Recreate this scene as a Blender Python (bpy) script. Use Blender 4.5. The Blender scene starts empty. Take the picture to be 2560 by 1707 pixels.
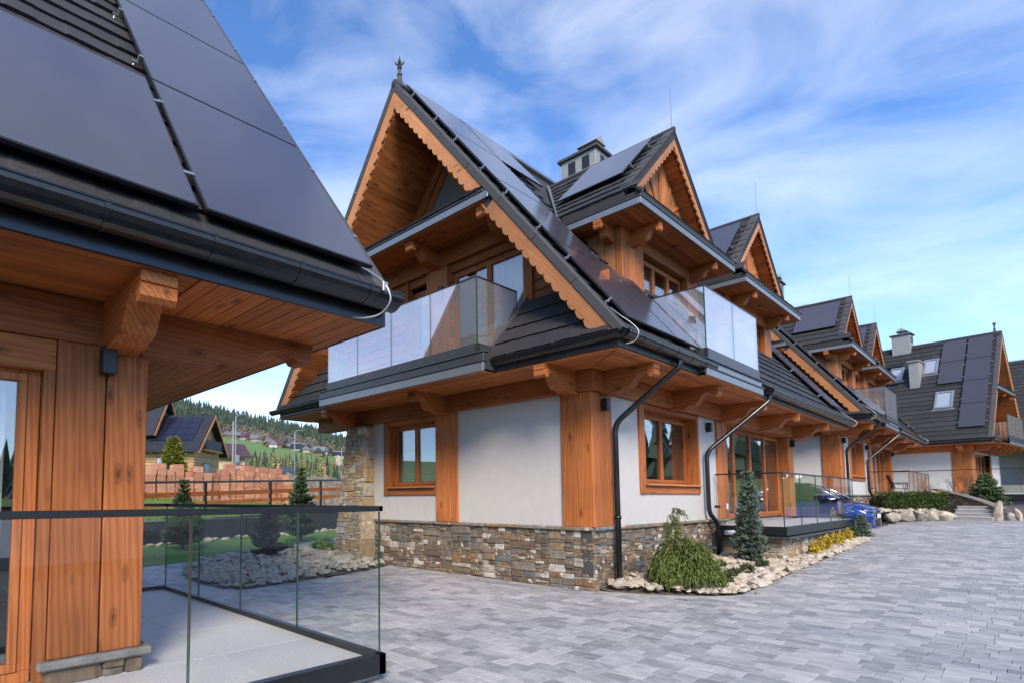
import bpy, bmesh, math, random
from mathutils import Vector, Matrix
random.seed(11)
PI = math.pi
scene = bpy.context.scene
COL = scene.collection

# ------------------------------------------------------------------ camera
YAW, PITCH, ROLL = 0.85678097, 0.06964361, -0.00319974
CAM = Vector((-9.151, -5.052, 1.607))
_f = Vector((math.cos(YAW)*math.cos(PITCH), math.sin(YAW)*math.cos(PITCH), math.sin(PITCH)))
_r = Vector((math.sin(YAW), -math.cos(YAW), 0.0))
_u = _r.cross(_f)
_r2 = math.cos(ROLL)*_r + math.sin(ROLL)*_u
_u2 = -math.sin(ROLL)*_r + math.cos(ROLL)*_u
cd = bpy.data.cameras.new('camera')
cam = bpy.data.objects.new('camera', cd)
COL.objects.link(cam)
cam.matrix_world = Matrix(((_r2.x, _u2.x, -_f.x, CAM.x), (_r2.y, _u2.y, -_f.y, CAM.y), (_r2.z, _u2.z, -_f.z, CAM.z), (0, 0, 0, 1)))
cd.sensor_fit = 'HORIZONTAL'
cd.sensor_width = 36.0
cd.lens = 1405.1/2560*36.0
cd.shift_x = (1280-963.6)/2560
cd.shift_y = (1147.4-853.5)/2560
cd.clip_start = 0.05
cd.clip_end = 6000
scene.camera = cam

# ------------------------------------------------------------------ light
SUN_ELEV = math.radians(38)
SUN_AZ = math.radians(230)          # direction the light comes from, measured from +X
world = bpy.data.worlds.new('World')
scene.world = world
world.use_nodes = True
wn = world.node_tree
wn.nodes.clear()
w_out = wn.nodes.new('ShaderNodeOutputWorld')
w_bg = wn.nodes.new('ShaderNodeBackground')
w_bg.inputs['Strength'].default_value = 0.15
sky = wn.nodes.new('ShaderNodeTexSky')
sky.sky_type = 'NISHITA'
sky.sun_disc = False
sky.sun_elevation = SUN_ELEV
sky.sun_rotation = PI/2 - SUN_AZ
sky.altitude = 900
sky.air_density = 0.85
sky.dust_density = 0.1
sky.ozone_density = 4.0
wtc = wn.nodes.new('ShaderNodeTexCoord')
wmap = wn.nodes.new('ShaderNodeMapping')
wmap.inputs['Scale'].default_value = (1.0, 1.0, 2.3)
wmap.inputs['Rotation'].default_value = (0.35, 0.25, 0.6)
wn.links.new(wtc.outputs['Generated'], wmap.inputs['Vector'])
cn = wn.nodes.new('ShaderNodeTexNoise')
cn.inputs['Scale'].default_value = 3.3
cn.inputs['Detail'].default_value = 12
cn.inputs['Roughness'].default_value = 0.56
cn.inputs['Distortion'].default_value = 0.45
wn.links.new(wmap.outputs['Vector'], cn.inputs['Vector'])
cr = wn.nodes.new('ShaderNodeValToRGB')
cr.color_ramp.elements[0].position = 0.38
cr.color_ramp.elements[0].color = (0, 0, 0, 1)
cr.color_ramp.elements[1].position = 0.92
cr.color_ramp.elements[1].color = (1, 1, 1, 1)
wn.links.new(cn.outputs['Fac'], cr.inputs['Fac'])
# a thin veil thickens towards the horizon, like any cirrus deck seen at a slant
sep = wn.nodes.new('ShaderNodeSeparateXYZ')
wn.links.new(wtc.outputs['Generated'], sep.inputs['Vector'])
hz = wn.nodes.new('ShaderNodeMapRange')
hz.inputs['From Min'].default_value = 0.02
hz.inputs['From Max'].default_value = 0.45
hz.inputs['To Min'].default_value = 0.22
hz.inputs['To Max'].default_value = 0.0
wn.links.new(sep.outputs['Z'], hz.inputs['Value'])
addn = wn.nodes.new('ShaderNodeMath'); addn.operation = 'MULTIPLY_ADD'
wn.links.new(cr.outputs['Color'], addn.inputs[0]); addn.inputs[1].default_value = 0.52
wn.links.new(hz.outputs['Result'], addn.inputs[2])
clampn = wn.nodes.new('ShaderNodeClamp')
clampn.inputs['Max'].default_value = 0.92
wn.links.new(addn.outputs['Value'], clampn.inputs['Value'])
wmix = wn.nodes.new('ShaderNodeMix'); wmix.data_type = 'RGBA'
wn.links.new(clampn.outputs['Result'], wmix.inputs['Factor'])
hsv = wn.nodes.new('ShaderNodeHueSaturation'); hsv.inputs['Saturation'].default_value = 1.12; hsv.inputs['Value'].default_value = 0.74; hsv.inputs['Hue'].default_value = 0.503
wn.links.new(sky.outputs['Color'], hsv.inputs['Color'])
wn.links.new(hsv.outputs['Color'], wmix.inputs['A'])
wmix.inputs['B'].default_value = (3.75, 3.85, 4.05, 1)
wn.links.new(wmix.outputs['Result'], w_bg.inputs['Color'])
wn.links.new(w_bg.outputs['Background'], w_out.inputs['Surface'])

sl = bpy.data.lights.new('sun', 'SUN')
sl.energy = 1.7
sl.angle = math.radians(22)
sl.color = (1.0, 0.86, 0.70)
sun = bpy.data.objects.new('sun', sl)
COL.objects.link(sun)
_sd = Vector((math.cos(SUN_AZ)*math.cos(SUN_ELEV), math.sin(SUN_AZ)*math.cos(SUN_ELEV), math.sin(SUN_ELEV)))
sun.rotation_euler = _sd.to_track_quat('Z', 'Y').to_euler()
sun.location = (-20, 0, 30)

vs = scene.view_settings
vs.view_transform = 'Standard'
vs.look = 'None'
vs.gamma = 1
vs.use_curve_mapping = False
vs.exposure = 1.58
scene.render.engine = 'CYCLES'
scene.cycles.max_bounces = 8
scene.cycles.transparent_max_bounces = 24
scene.cycles.caustics_reflective = False
scene.cycles.caustics_refractive = False

# ------------------------------------------------------------------ mesh helpers
class MB:
    def __init__(s):
        s.v = []; s.f = []
    def add(s, vs_, fs_):
        b = len(s.v)
        s.v += [tuple(p) for p in vs_]
        s.f += [tuple(b+i for i in q) for q in fs_]
        return s
    def box(s, x0, x1, y0, y1, z0, z1, T=None):
        p = [(x, y, z) for z in (z0, z1) for y in (y0, y1) for x in (x0, x1)]
        if T: p = [T(*q) for q in p]
        return s.add(p, [(0, 2, 3, 1), (4, 5, 7, 6), (0, 1, 5, 4), (2, 6, 7, 3), (0, 4, 6, 2), (1, 3, 7, 5)])
    def cbox(s, x0, x1, y0, y1, z0, z1, b=0.006, T=None):
        if x1 < x0: x0, x1 = x1, x0
        if y1 < y0: y0, y1 = y1, y0
        if z1 < z0: z0, z1 = z1, z0
        b = min(b, (x1-x0)*.45, (y1-y0)*.45, (z1-z0)*.45)
        c = ((x0, x1), (y0, y1), (z0, z1)); V = []; I = {}
        for i in (0, 1):
            for j in (0, 1):
                for k in (0, 1):
                    for a in (0, 1, 2):
                        q = []
                        for ax, e in ((0, i), (1, j), (2, k)):
                            w = c[ax][e]
                            if ax != a: w += b if e == 0 else -b
                            q.append(w)
                        I[(i, j, k, a)] = len(V); V.append(tuple(q))
        F = []
        for e in (0, 1):
            F.append([I[(e, j, k, 0)] for j, k in ((0, 0), (1, 0), (1, 1), (0, 1))])
            F.append([I[(i, e, k, 1)] for i, k in ((0, 0), (1, 0), (1, 1), (0, 1))])
            F.append([I[(i, j, e, 2)] for i, j in ((0, 0), (1, 0), (1, 1), (0, 1))])
        for a in (0, 1):
            for d in (0, 1):
                F.append([I[(0, a, d, 1)], I[(1, a, d, 1)], I[(1, a, d, 2)], I[(0, a, d, 2)]])
                F.append([I[(a, 0, d, 0)], I[(a, 1, d, 0)], I[(a, 1, d, 2)], I[(a, 0, d, 2)]])
                F.append([I[(a, d, 0, 0)], I[(a, d, 1, 0)], I[(a, d, 1, 1)], I[(a, d, 0, 1)]])
        for i in (0, 1):
            for j in (0, 1):
                for k in (0, 1):
                    F.append([I[(i, j, k, 0)], I[(i, j, k, 1)], I[(i, j, k, 2)]])
        if T: V = [T(*q) for q in V]
        return s.add(V, F)
    def prism(s, pts, vec):
        n = len(pts); vec = Vector(vec)
        a = [Vector(p) for p in pts]; b = [p+vec for p in a]
        F = [tuple(range(n))[::-1], tuple(range(n, 2*n))]
        F += [(i, (i+1) % n, n+(i+1) % n, n+i) for i in range(n)]
        return s.add(a+b, F)
    def tube(s, path, r, n=8, cap=True):
        path = [Vector(p) for p in path]
        rr = r if isinstance(r, (list, tuple)) else [r]*len(path)
        rings = []; ref = None
        for i, p in enumerate(path):
            d = (path[min(i+1, len(path)-1)]-path[max(i-1, 0)]).normalized()
            if ref is None:
                ref = Vector((0, 0, 1)) if abs(d.z) < .9 else Vector((1, 0, 0))
            a = (ref - d*ref.dot(d))
            if a.length < 1e-4: a = d.orthogonal()
            a.normalize(); ref = a; b = d.cross(a)
            rings.append([p+(a*math.cos(2*PI*k/n)+b*math.sin(2*PI*k/n))*rr[i] for k in range(n)])
        V = [q for g in rings for q in g]; F = []
        for i in range(len(path)-1):
            for k in range(n):
                F.append((i*n+k, i*n+(k+1) % n, (i+1)*n+(k+1) % n, (i+1)*n+k))
        if cap:
            F.append(tuple(range(n))[::-1]); F.append(tuple(range((len(path)-1)*n, len(path)*n)))
        return s.add(V, F)
    def lathe(s, prof, c=(0, 0, 0), n=12):
        V = []; F = []
        for r, z in prof:
            for k in range(n):
                V.append((c[0]+r*math.cos(2*PI*k/n), c[1]+r*math.sin(2*PI*k/n), c[2]+z))
        for i in range(len(prof)-1):
            for k in range(n):
                F.append((i*n+k, i*n+(k+1) % n, (i+1)*n+(k+1) % n, (i+1)*n+k))
        return s.add(V, F)
    def mesh(s, name, mat=None, smooth=False, fix=True):
        me = bpy.data.meshes.new(name)
        me.from_pydata(s.v, [], s.f)
        if fix:
            bm = bmesh.new(); bm.from_mesh(me)
            bmesh.ops.recalc_face_normals(bm, faces=bm.faces)
            bm.to_mesh(me); bm.free()
        if smooth:
            for p in me.polygons: p.use_smooth = True
        if mat: me.materials.append(mat)
        return me
    def obj(s, name, mat, parent=None, smooth=False, fix=True):
        return ob(name, s.mesh(name, mat, smooth, fix), parent)

def ob(name, me, parent=None, M=None):
    o = bpy.data.objects.new(name, me)
    COL.objects.link(o)
    if parent is not None: o.parent = parent
    if M is not None: o.matrix_basis = M
    return o

def tag(o, label=None, cat=None, group=None, kind=None):
    if label: o['label'] = label
    if cat: o['category'] = cat
    if group: o['group'] = group
    if kind: o['kind'] = kind
    return o

def empty(name, loc, rz=0, **k):
    o = bpy.data.objects.new(name, None)
    o.empty_display_size = .2
    COL.objects.link(o)
    o.location = loc; o.rotation_euler = (0, 0, rz)
    return tag(o, **k)

def copy_tree(o, parent=None, memo=None):
    c = o.copy(); COL.objects.link(c)
    if parent is not None: c.parent = parent
    for ch in KIDS.get(o.name, ()):
        copy_tree(ch, c)
    return c
KIDS = {}
def index_kids():
    KIDS.clear()
    for o in COL.objects:
        if o.parent: KIDS.setdefault(o.parent.name, []).append(o)

def frame(o, u, v, n=None):
    o, u, v = Vector(o), Vector(u), Vector(v)
    n = Vector(n) if n is not None else u.cross(v)
    return lambda a, b, c: o+u*a+v*b+n*c
def mat4(o, u, v, n):
    return Matrix(((u[0], v[0], n[0], o[0]), (u[1], v[1], n[1], o[1]), (u[2], v[2], n[2], o[2]), (0, 0, 0, 1)))

# ------------------------------------------------------------------ materials
def new_mat(name):
    m = bpy.data.materials.new(name); m.use_nodes = True
    nt = m.node_tree; nt.nodes.clear()
    out = nt.nodes.new('ShaderNodeOutputMaterial')
    b = nt.nodes.new('ShaderNodeBsdfPrincipled')
    nt.links.new(b.outputs[0], out.inputs[0])
    return m, nt, b
def N(nt, t, **k):
    n = nt.nodes.new('ShaderNode'+t)
    for a, v in k.items():
        if a in n.inputs: n.inputs[a].default_value = v
        else: setattr(n, a, v)
    return n
def ramp(nt, src, stops, interp='LINEAR'):
    r = N(nt, 'ValToRGB'); cr_ = r.color_ramp; cr_.interpolation = interp
    while len(cr_.elements) < len(stops): cr_.elements.new(.5)
    for e, (p, c) in zip(cr_.elements, stops):
        e.position = p; e.color = (*c, 1) if len(c) == 3 else c
    nt.links.new(src, r.inputs['Fac'])
    return r.outputs['Color']
def mixc(nt, fac, a, b, mode='MIX'):
    m = N(nt, 'Mix', data_type='RGBA', blend_type=mode)
    for key, val in (('Factor', fac), ('A', a), ('B', b)):
        if hasattr(val, 'is_linked') or hasattr(val, 'links'): nt.links.new(val, m.inputs[key])
        else: m.inputs[key].default_value = val if not isinstance(val, tuple) or len(val) == 4 else (*val, 1)
    return m.outputs['Result']
def noise(nt, vec, scale, detail=4, rough=.55, dist=0):
    n = N(nt, 'TexNoise'); n.inputs['Scale'].default_value = scale; n.inputs['Detail'].default_value = detail
    n.inputs['Roughness'].default_value = rough; n.inputs['Distortion'].default_value = dist
    if vec is not None: nt.links.new(vec, n.inputs['Vector'])
    return n.outputs['Fac']
def coords(nt, scale=(1, 1, 1), kind='Object', off=None, src=None):
    t = N(nt, 'TexCoord'); m = N(nt, 'Mapping'); m.inputs['Scale'].default_value = scale
    nt.links.new(src if src is not None else t.outputs[kind], m.inputs['Vector'])
    if off is not None: nt.links.new(off, m.inputs['Location'])
    return m.outputs['Vector']
def bump(nt, b, h, strength=.3, dist=.01):
    n = N(nt, 'Bump'); n.inputs['Strength'].default_value = strength; n.inputs['Distance'].default_value = dist
    nt.links.new(h, n.inputs['Height']); nt.links.new(n.outputs['Normal'], b.inputs['Normal'])
def orand(nt):
    return N(nt, 'ObjectInfo').outputs['Random']
def mth(nt, op, a, b=None):
    m = N(nt, 'Math', operation=op)
    for i, v in enumerate((a, b)):
        if v is None: continue
        if hasattr(v, 'links'): nt.links.new(v, m.inputs[i])
        else: m.inputs[i].default_value = v
    return m.outputs[0]

def wood(name, axis, cols, rough=.55, vary=.28, spec=.3, rot=None, con=.30):
    m, nt, b = new_mat(name)
    sc = [16.0, 16.0, 16.0]; sc[axis] = .7
    r = orand(nt)
    off = N(nt, 'CombineXYZ'); r10 = mth(nt, 'MULTIPLY', r, 37.0)
    for k in range(3): nt.links.new(r10, off.inputs[k])
    pre = None
    if rot:
        tc = N(nt, 'TexCoord'); pm = N(nt, 'Mapping'); pm.inputs['Rotation'].default_value = rot; nt.links.new(tc.outputs['Object'], pm.inputs['Vector']); pre = pm.outputs['Vector']
    v = coords(nt, tuple(sc), off=off.outputs[0], src=pre)
    g1 = noise(nt, v, 1.6, 5, .6, .6)
    w = N(nt, 'TexWave', wave_type='BANDS', bands_direction='DIAGONAL')
    w.inputs['Scale'].default_value = .75; w.inputs['Distortion'].default_value = 7; w.inputs['Detail'].default_value = 3
    nt.links.new(v, w.inputs['Vector'])
    g = mth(nt, 'ADD', mth(nt, 'MULTIPLY', g1, 1-con), mth(nt, 'MULTIPLY', w.outputs['Fac'], con))
    c = ramp(nt, g, [(.25, cols[0]), (.5, cols[1]), (.78, cols[2])])
    # knots
    sk = [5.5, 5.5, 5.5]; sk[axis] = 2.0
    vk = coords(nt, tuple(sk), off=off.outputs[0])
    vo = N(nt, 'TexVoronoi'); vo.inputs['Scale'].default_value = 1.0; nt.links.new(vk, vo.inputs['Vector'])
    kn = ramp(nt, vo.outputs['Distance'], [(.08, (1, 1, 1)), (.12, (.30, .30, .30)), (.145, (.6, .6, .6)), (.22, (0, 0, 0))])
    c = mixc(nt, mth(nt, 'MULTIPLY', kn, .85), c, tuple(x*.25 for x in cols[0]))
    c = mixc(nt, mth(nt, 'MULTIPLY', mth(nt, 'FRACT', mth(nt, 'MULTIPLY', r, 5.7)), .30), c, tuple(a*b for a, b in zip(cols[0], (.85, .75, .62))))
    br = N(nt, 'MapRange'); br.inputs['To Min'].default_value = 1-vary; br.inputs['To Max'].default_value = 1+vary*.6
    nt.links.new(r, br.inputs['Value'])
    big = noise(nt, coords(nt), .9, 3)
    br2 = mth(nt, 'MULTIPLY', br.outputs[0], mth(nt, 'ADD', mth(nt, 'MULTIPLY', big, .9), .55))
    cc = N(nt, 'CombineXYZ')
    for k in range(3): nt.links.new(br2, cc.inputs[k])
    c = mixc(nt, 1.0, c, cc.outputs[0], 'MULTIPLY')
    nt.links.new(c, b.inputs['Base Color'])
    b.inputs['Roughness'].default_value = rough
    b.inputs['Specular IOR Level'].default_value = spec
    bump(nt, b, g, .25, .004)
    return m
W_OR = ((.32, .095, .025), (.435, .142, .038), (.53, .195, .060))
W_LIT = ((.42, .165, .060), (.52, .225, .090), (.60, .285, .125))  # post wood with sunlight worked into the colour, for bargeboards and cheeks
W_FILL = ((.38, .115, .032), (.48, .160, .046), (.56, .210, .066))  # same wood lightened to stand in for missing fill light under eaves
WZ = wood('wood_post', 2, W_OR); WX = wood('wood_beam_x', 0, W_OR); WY = wood('wood_beam_y', 1, W_OR)
WLR = wood('wood_rake_right', 1, W_LIT, rot=(-.9319, 0, 0), con=.2); WLL = wood('wood_rake_left', 1, W_LIT, rot=(.9319, 0, 0), con=.2)
WLA = wood('wood_rake_a', 0, W_LIT, rot=(0, .751, 0), con=.2); WLB = wood('wood_rake_b', 0, W_LIT, rot=(0, -.751, 0), con=.2)
WLX = wood('wood_sunlit_x', 0, W_LIT); WLY = wood('wood_sunlit_y', 1, W_LIT); WLZ = wood('wood_sunlit_z', 2, W_LIT)
WDX = wood('wood_soffit_x', 0, W_FILL); WDY = wood('wood_soffit_y', 1, W_FILL)

def plain(name, col, rough=.5, metal=0, nscale=None, namt=.25, bscale=None, bstr=.2, bdist=.004, spec=.5, vary=0, coat=0):
    m, nt, b = new_mat(name)
    b.inputs['Roughness'].default_value = rough; b.inputs['Metallic'].default_value = metal
    b.inputs['Specular IOR Level'].default_value = spec
    if coat: b.inputs['Coat Weight'].default_value = coat; b.inputs['Coat Roughness'].default_value = .04
    c = None
    if nscale:
        f = noise(nt, coords(nt), nscale, 5, .6)
        c = ramp(nt, f, [(.3, tuple(x*(1-namt) for x in col)), (.7, tuple(min(1, x*(1+namt)) for x in col))])
    if vary:
        if c is None:
            rgb = N(nt, 'RGB'); rgb.outputs[0].default_value = (*col, 1); c = rgb.outputs[0]
        br = N(nt, 'MapRange'); br.inputs['To Min'].default_value = 1-vary; br.inputs['To Max'].default_value = 1+vary
        nt.links.new(orand(nt), br.inputs['Value'])
        cc = N(nt, 'CombineXYZ')
        for k in range(3): nt.links.new(br.outputs[0], cc.inputs[k])
        c = mixc(nt, 1.0, c, cc.outputs[0], 'MULTIPLY')
    if c is not None: nt.links.new(c, b.inputs['Base Color'])
    else: b.inputs['Base Color'].default_value = (*col, 1)
    if bscale: bump(nt, b, noise(nt, coords(nt), bscale, 4, .6), bstr, bdist)
    return m
PLASTER = plain('plaster', (.56, .545, .52), .85, nscale=5, namt=.045, bscale=170, bstr=.8, bdist=.005)
PLASTER_GREY = plain('plaster_grey', (.17, .165, .16), .85, nscale=2, namt=.1, bscale=120, bstr=.4)
TILE = plain('roof_tile', (.031, .031, .033), .7, nscale=60, namt=.45, bscale=220, bstr=.6, bdist=.003, vary=.18, spec=.4)
TILE_BASE = plain('roof_underlay', (.03, .03, .032), .8)
VERGE = plain('verge_metal', (.060, .059, .060), .7, nscale=90, namt=.35, bscale=260, bstr=.5, bdist=.002)
FASCIA = plain('fascia_metal', (.20, .225, .25), .38, metal=.35, nscale=6, namt=.08)
FASCIA_DK = plain('fascia_dark_metal', (.065, .070, .076), .42, metal=.3, nscale=8, namt=.15)
GUTTER = plain('gutter_black', (.012, .013, .015), .22, nscale=12, namt=.4, spec=.6)
BLACK = plain('black_powder_coat', (.012, .013, .015), .4, nscale=30, namt=.3)
STEEL = plain('galvanised_steel', (.42, .43, .44), .4, metal=.8)
CONCRETE = plain('concrete', (.30, .295, .285), .8, nscale=5, namt=.15, bscale=60, bstr=.3)
CHIMNEY = plain('chimney_metal', (.30, .30, .29), .6, metal=.2, nscale=4, namt=.08)
CURTAIN = plain('curtain', (.62, .61, .58), .9)
CURTAIN_BR = plain('brown_curtain', (.09, .055, .04), .9)
DARKROOM = plain('dark_interior', (.025, .023, .022), .9)
BLIND = plain('pleated_blind', (.42, .47, .45), .8)
WHITE = plain('white_plastic', (.8, .8, .8), .4)

def glass(name, tint, refl, rough=0.0, base=.04, refl_white=0.0, gcol=(.95, .97, 1)):
    m, nt, b = new_mat(name); nt.nodes.remove(b)
    out = [n for n in nt.nodes if n.type == 'OUTPUT_MATERIAL'][0]
    tr = N(nt, 'BsdfTransparent'); tr.inputs['Color'].default_value = (*tint, 1)
    gl = N(nt, 'BsdfGlossy'); gl.inputs['Roughness'].default_value = rough; gl.inputs['Color'].default_value = (*gcol, 1)
    lw = N(nt, 'LayerWeight'); lw.inputs['Blend'].default_value = .5
    k = mth(nt, 'MULTIPLY_ADD', mth(nt, 'POWER', lw.outputs['Facing'], 4.0), refl); k.node.inputs[2].default_value = base
    k = mth(nt, 'MINIMUM', k, .95)
    mx = N(nt, 'MixShader'); nt.links.new(k, mx.inputs[0]); nt.links.new(tr.outputs[0], mx.inputs[1]); nt.links.new(gl.outputs[0], mx.inputs[2])
    last = mx.outputs[0]
    if refl_white:
        df = N(nt, 'BsdfDiffuse'); df.inputs['Color'].default_value = (.75, .75, .74, 1); m2 = N(nt, 'MixShader'); m2.inputs[0].default_value = refl_white
        nt.links.new(last, m2.inputs[1]); nt.links.new(df.outputs[0], m2.inputs[2]); last = m2.outputs[0]
    nt.links.new(last, out.inputs[0])
    return m
GLASS_WIN = glass('window_glass', (.90, .93, .92), .7, base=.17)
GLASS_RAIL = glass('railing_glass', (.988, .996, .992), .45, base=.026)
GLASS_BALC = glass('balcony_glass', (.95, .96, .95), .6, base=.40, refl_white=.10, gcol=(1, .97, .93))  # white diffuse share stands in for bright sky reflected in the panes
GLASS_EDGE = plain('glass_edge', (.03, .07, .06), .15)

def solar():
    m, nt, b = new_mat('solar_glass')
    v = coords(nt, (1, 1, 1), 'Generated')
    br = N(nt, 'TexBrick'); br.offset = 0; br.inputs['Scale'].default_value = 1.0
    br.inputs['Brick Width'].default_value = 1/10; br.inputs['Row Height'].default_value = 1/12
    br.inputs['Mortar Size'].default_value = .002
    br.inputs['Color1'].default_value = (.050, .046, .058, 1); br.inputs['Color2'].default_value = (.054, .049, .062, 1)
    br.inputs['Mortar'].default_value = (.050, .048, .062, 1)
    nt.links.new(v, br.inputs['Vector'])
    nt.links.new(br.outputs['Color'], b.inputs['Base Color'])
    b.inputs['Roughness'].default_value = .38
    b.inputs['Specular IOR Level'].default_value = .25
    dn = noise(nt, coords(nt, (1, 1, 1), 'Object'), 2.2, 5, .6)
    cmr = N(nt, 'MapRange'); cmr.inputs['To Min'].default_value = .04; cmr.inputs['To Max'].default_value = .22; nt.links.new(dn, cmr.inputs['Value']); nt.links.new(cmr.outputs[0], b.inputs['Coat Roughness'])
    b.inputs['Coat Weight'].default_value = .9; b.inputs['Coat IOR'].default_value = 1.7; b.inputs['Coat Tint'].default_value = (1, .97, .95, 1)
    return m
SOLAR = solar()

def stone(name, stops, lime=.5, nsc=9, b_s=.8):
    m, nt, b = new_mat(name)
    r = orand(nt); isl = N(nt, 'NewGeometry').outputs['Random Per Island']
    rr = mth(nt, 'FRACT', mth(nt, 'ADD', r, isl))
    c = ramp(nt, rr, stops, 'CONSTANT')
    off = N(nt, 'CombineXYZ'); r10 = mth(nt, 'MULTIPLY', rr, 53.0)
    for k in range(3): nt.links.new(r10, off.inputs[k])
    g = N(nt, 'NewGeometry'); mp = N(nt, 'Mapping'); nt.links.new(g.outputs['Position'], mp.inputs['Vector']); nt.links.new(off.outputs[0], mp.inputs['Location'])
    v = mp.outputs['Vector']
    n1 = noise(nt, v, nsc, 6, .65)
    c = mixc(nt, 1.0, c, ramp(nt, n1, [(.28, (.55, .53, .5)), (.72, (1.3, 1.28, 1.25))]), 'MULTIPLY')
    if lime:
        n2 = noise(nt, v, nsc*.6, 5, .6, .4)
        lm = mth(nt, 'MULTIPLY', ramp(nt, n2, [(.60, (0, 0, 0)), (.64, (1, 1, 1))]), mth(nt, 'GREATER_THAN', mth(nt, 'FRACT', mth(nt, 'MULTIPLY', rr, 7.3)), 1-lime))
        c = mixc(nt, lm, c, (.62, .58, .51))
    nt.links.new(c, b.inputs['Base Color'])
    b.inputs['Roughness'].default_value = .8
    bump(nt, b, noise(nt, v, nsc*3, 6, .7), b_s, .012)
    return m
STONE = stone('wall_stone', [(0, (.165, .122, .080)), (.16, (.225, .172, .115)), (.30, (.19, .165, .135)), (.42, (.15, .150, .150)), (.50, (.27, .195, .115)), (.62, (.13, .102, .075)), (.73, (.40, .36, .30)), (.80, (.24, .205, .165)), (.91, (.25, .14, .07)), (.94, (.52, .49, .43))], .45)
STONE_PILLAR = stone('pillar_stone', [(0, (.40, .29, .16)), (.15, (.48, .37, .23)), (.3, (.40, .36, .29)), (.45, (.33, .25, .15)), (.6, (.46, .31, .15)), (.75, (.58, .54, .47)), (.88, (.38, .35, .30))], .25)
CAPSTONE = stone('cap_stone', [(0, (.27, .20, .13)), (.4, (.24, .21, .17)), (.7, (.21, .21, .20))], .3)
ROCK = stone('bed_rock', [(0, (.47, .40, .31)), (.2, (.53, .46, .36)), (.4, (.42, .37, .30)), (.6, (.50, .45, .38)), (.8, (.37, .34, .29))], 0, 7, .6)
ROCK_G = stone('grey_rock', [(0, (.40, .38, .33)), (.2, (.46, .43, .36)), (.4, (.36, .34, .30)), (.6, (.49, .46, .39)), (.8, (.40, .36, .28))], 0, 7, .6)
MORTAR = plain('mortar', (.07, .062, .055), .95, bscale=60, bstr=.5)

def paver_mat():
    m, nt, b = new_mat('paving_concrete')
    r = orand(nt); isl = N(nt, 'NewGeometry').outputs['Random Per Island']
    rr = mth(nt, 'FRACT', mth(nt, 'ADD', r, isl))
    g = N(nt, 'NewGeometry'); mp = N(nt, 'Mapping'); nt.links.new(g.outputs['Position'], mp.inputs['Vector'])
    off = N(nt, 'CombineXYZ'); r10 = mth(nt, 'MULTIPLY', rr, 71.0)
    for k in range(2): nt.links.new(r10, off.inputs[k])
    nt.links.new(off.outputs[0], mp.inputs['Location'])
    mp.inputs['Scale'].default_value = (1, 1, 1)
    mp2 = N(nt, 'Mapping'); mp2.inputs['Scale'].default_value = (6.5, 3.4, 3); nt.links.new(mp.outputs['Vector'], mp2.inputs['Vector'])
    st = noise(nt, mp2.outputs['Vector'], 1.3, 5, .62, .7)
    tone = mth(nt, 'ADD', mth(nt, 'MULTIPLY', rr, .32), mth(nt, 'MULTIPLY', st, .82))
    c = ramp(nt, tone, [(.28, (.185, .189, .197)), (.47, (.300, .304, .311)), (.62, (.395, .397, .402)), (.82, (.52, .517, .510))])
    fine = noise(nt, g.outputs['Position'], 95, 4, .7)
    c = mixc(nt, 1.0, c, ramp(nt, fine, [(.25, (.8, .8, .8)), (.75, (1.15, 1.15, 1.15))]), 'MULTIPLY')
    dirt = noise(nt, g.outputs['Position'], .45, 4, .6)
    c = mixc(nt, 1.0, c, ramp(nt, dirt, [(.3, (.82, .83, .86)), (.7, (1.08, 1.06, 1.03))]), 'MULTIPLY')
    nt.links.new(c, b.inputs['Base Color'])
    b.inputs['Roughness'].default_value = .62
    bump(nt, b, fine, .35, .002)
    return m
PAVER = paver_mat()
PAVE_JOINT = plain('paving_joint_sand', (.06, .06, .06), .9, nscale=30, namt=.3)
def paver_far():
    m, nt, b = new_mat('far_paving')
    g = N(nt, 'NewGeometry')
    br = N(nt, 'TexBrick'); br.inputs['Scale'].default_value = 1; br.inputs['Brick Width'].default_value = .38; br.inputs['Row Height'].default_value = .24
    br.inputs['Mortar Size'].default_value = .006; br.inputs['Color1'].default_value = (.15, .155, .17, 1); br.inputs['Color2'].default_value = (.30, .30, .30, 1); br.inputs['Mortar'].default_value = (.09, .09, .09, 1)
    nt.links.new(g.outputs['Position'], br.inputs['Vector'])
    nt.links.new(br.outputs['Color'], b.inputs['Base Color']); b.inputs['Roughness'].default_value = .65
    return m
PAVE_FAR = paver_far()
GRANITE = plain('granite_slab', (.50, .505, .505), .55, nscale=140, namt=.35, bscale=200, bstr=.15, vary=.06)

def leafm(name, c0, c1, rough=.6):
    m, nt, b = new_mat(name)
    isl = N(nt, 'NewGeometry').outputs['Random Per Island']
    c = ramp(nt, isl, [(0, c0), (1, c1)])
    nt.links.new(c, b.inputs['Base Color']); b.inputs['Roughness'].default_value = rough
    b.inputs['Specular IOR Level'].default_value = .25
    return m
def grass_mat(name, c0, c1):
    m, nt, b = new_mat(name)
    g = N(nt, 'NewGeometry')
    f = mth(nt, 'ADD', mth(nt, 'MULTIPLY', noise(nt, g.outputs['Position'], .5, 4), .5), mth(nt, 'MULTIPLY', noise(nt, g.outputs['Position'], 14, 4), .5))
    nt.links.new(ramp(nt, f, [(.3, c0), (.7, c1)]), b.inputs['Base Color']); b.inputs['Roughness'].default_value = .9
    bump(nt, b, noise(nt, g.outputs['Position'], 40, 4), .8, .03)
    return m
LAWN = grass_mat('lawn', (.07, .155, .024), (.12, .235, .04))
MEADOW = grass_mat('meadow', (.085, .15, .03), (.13, .22, .05))
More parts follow.
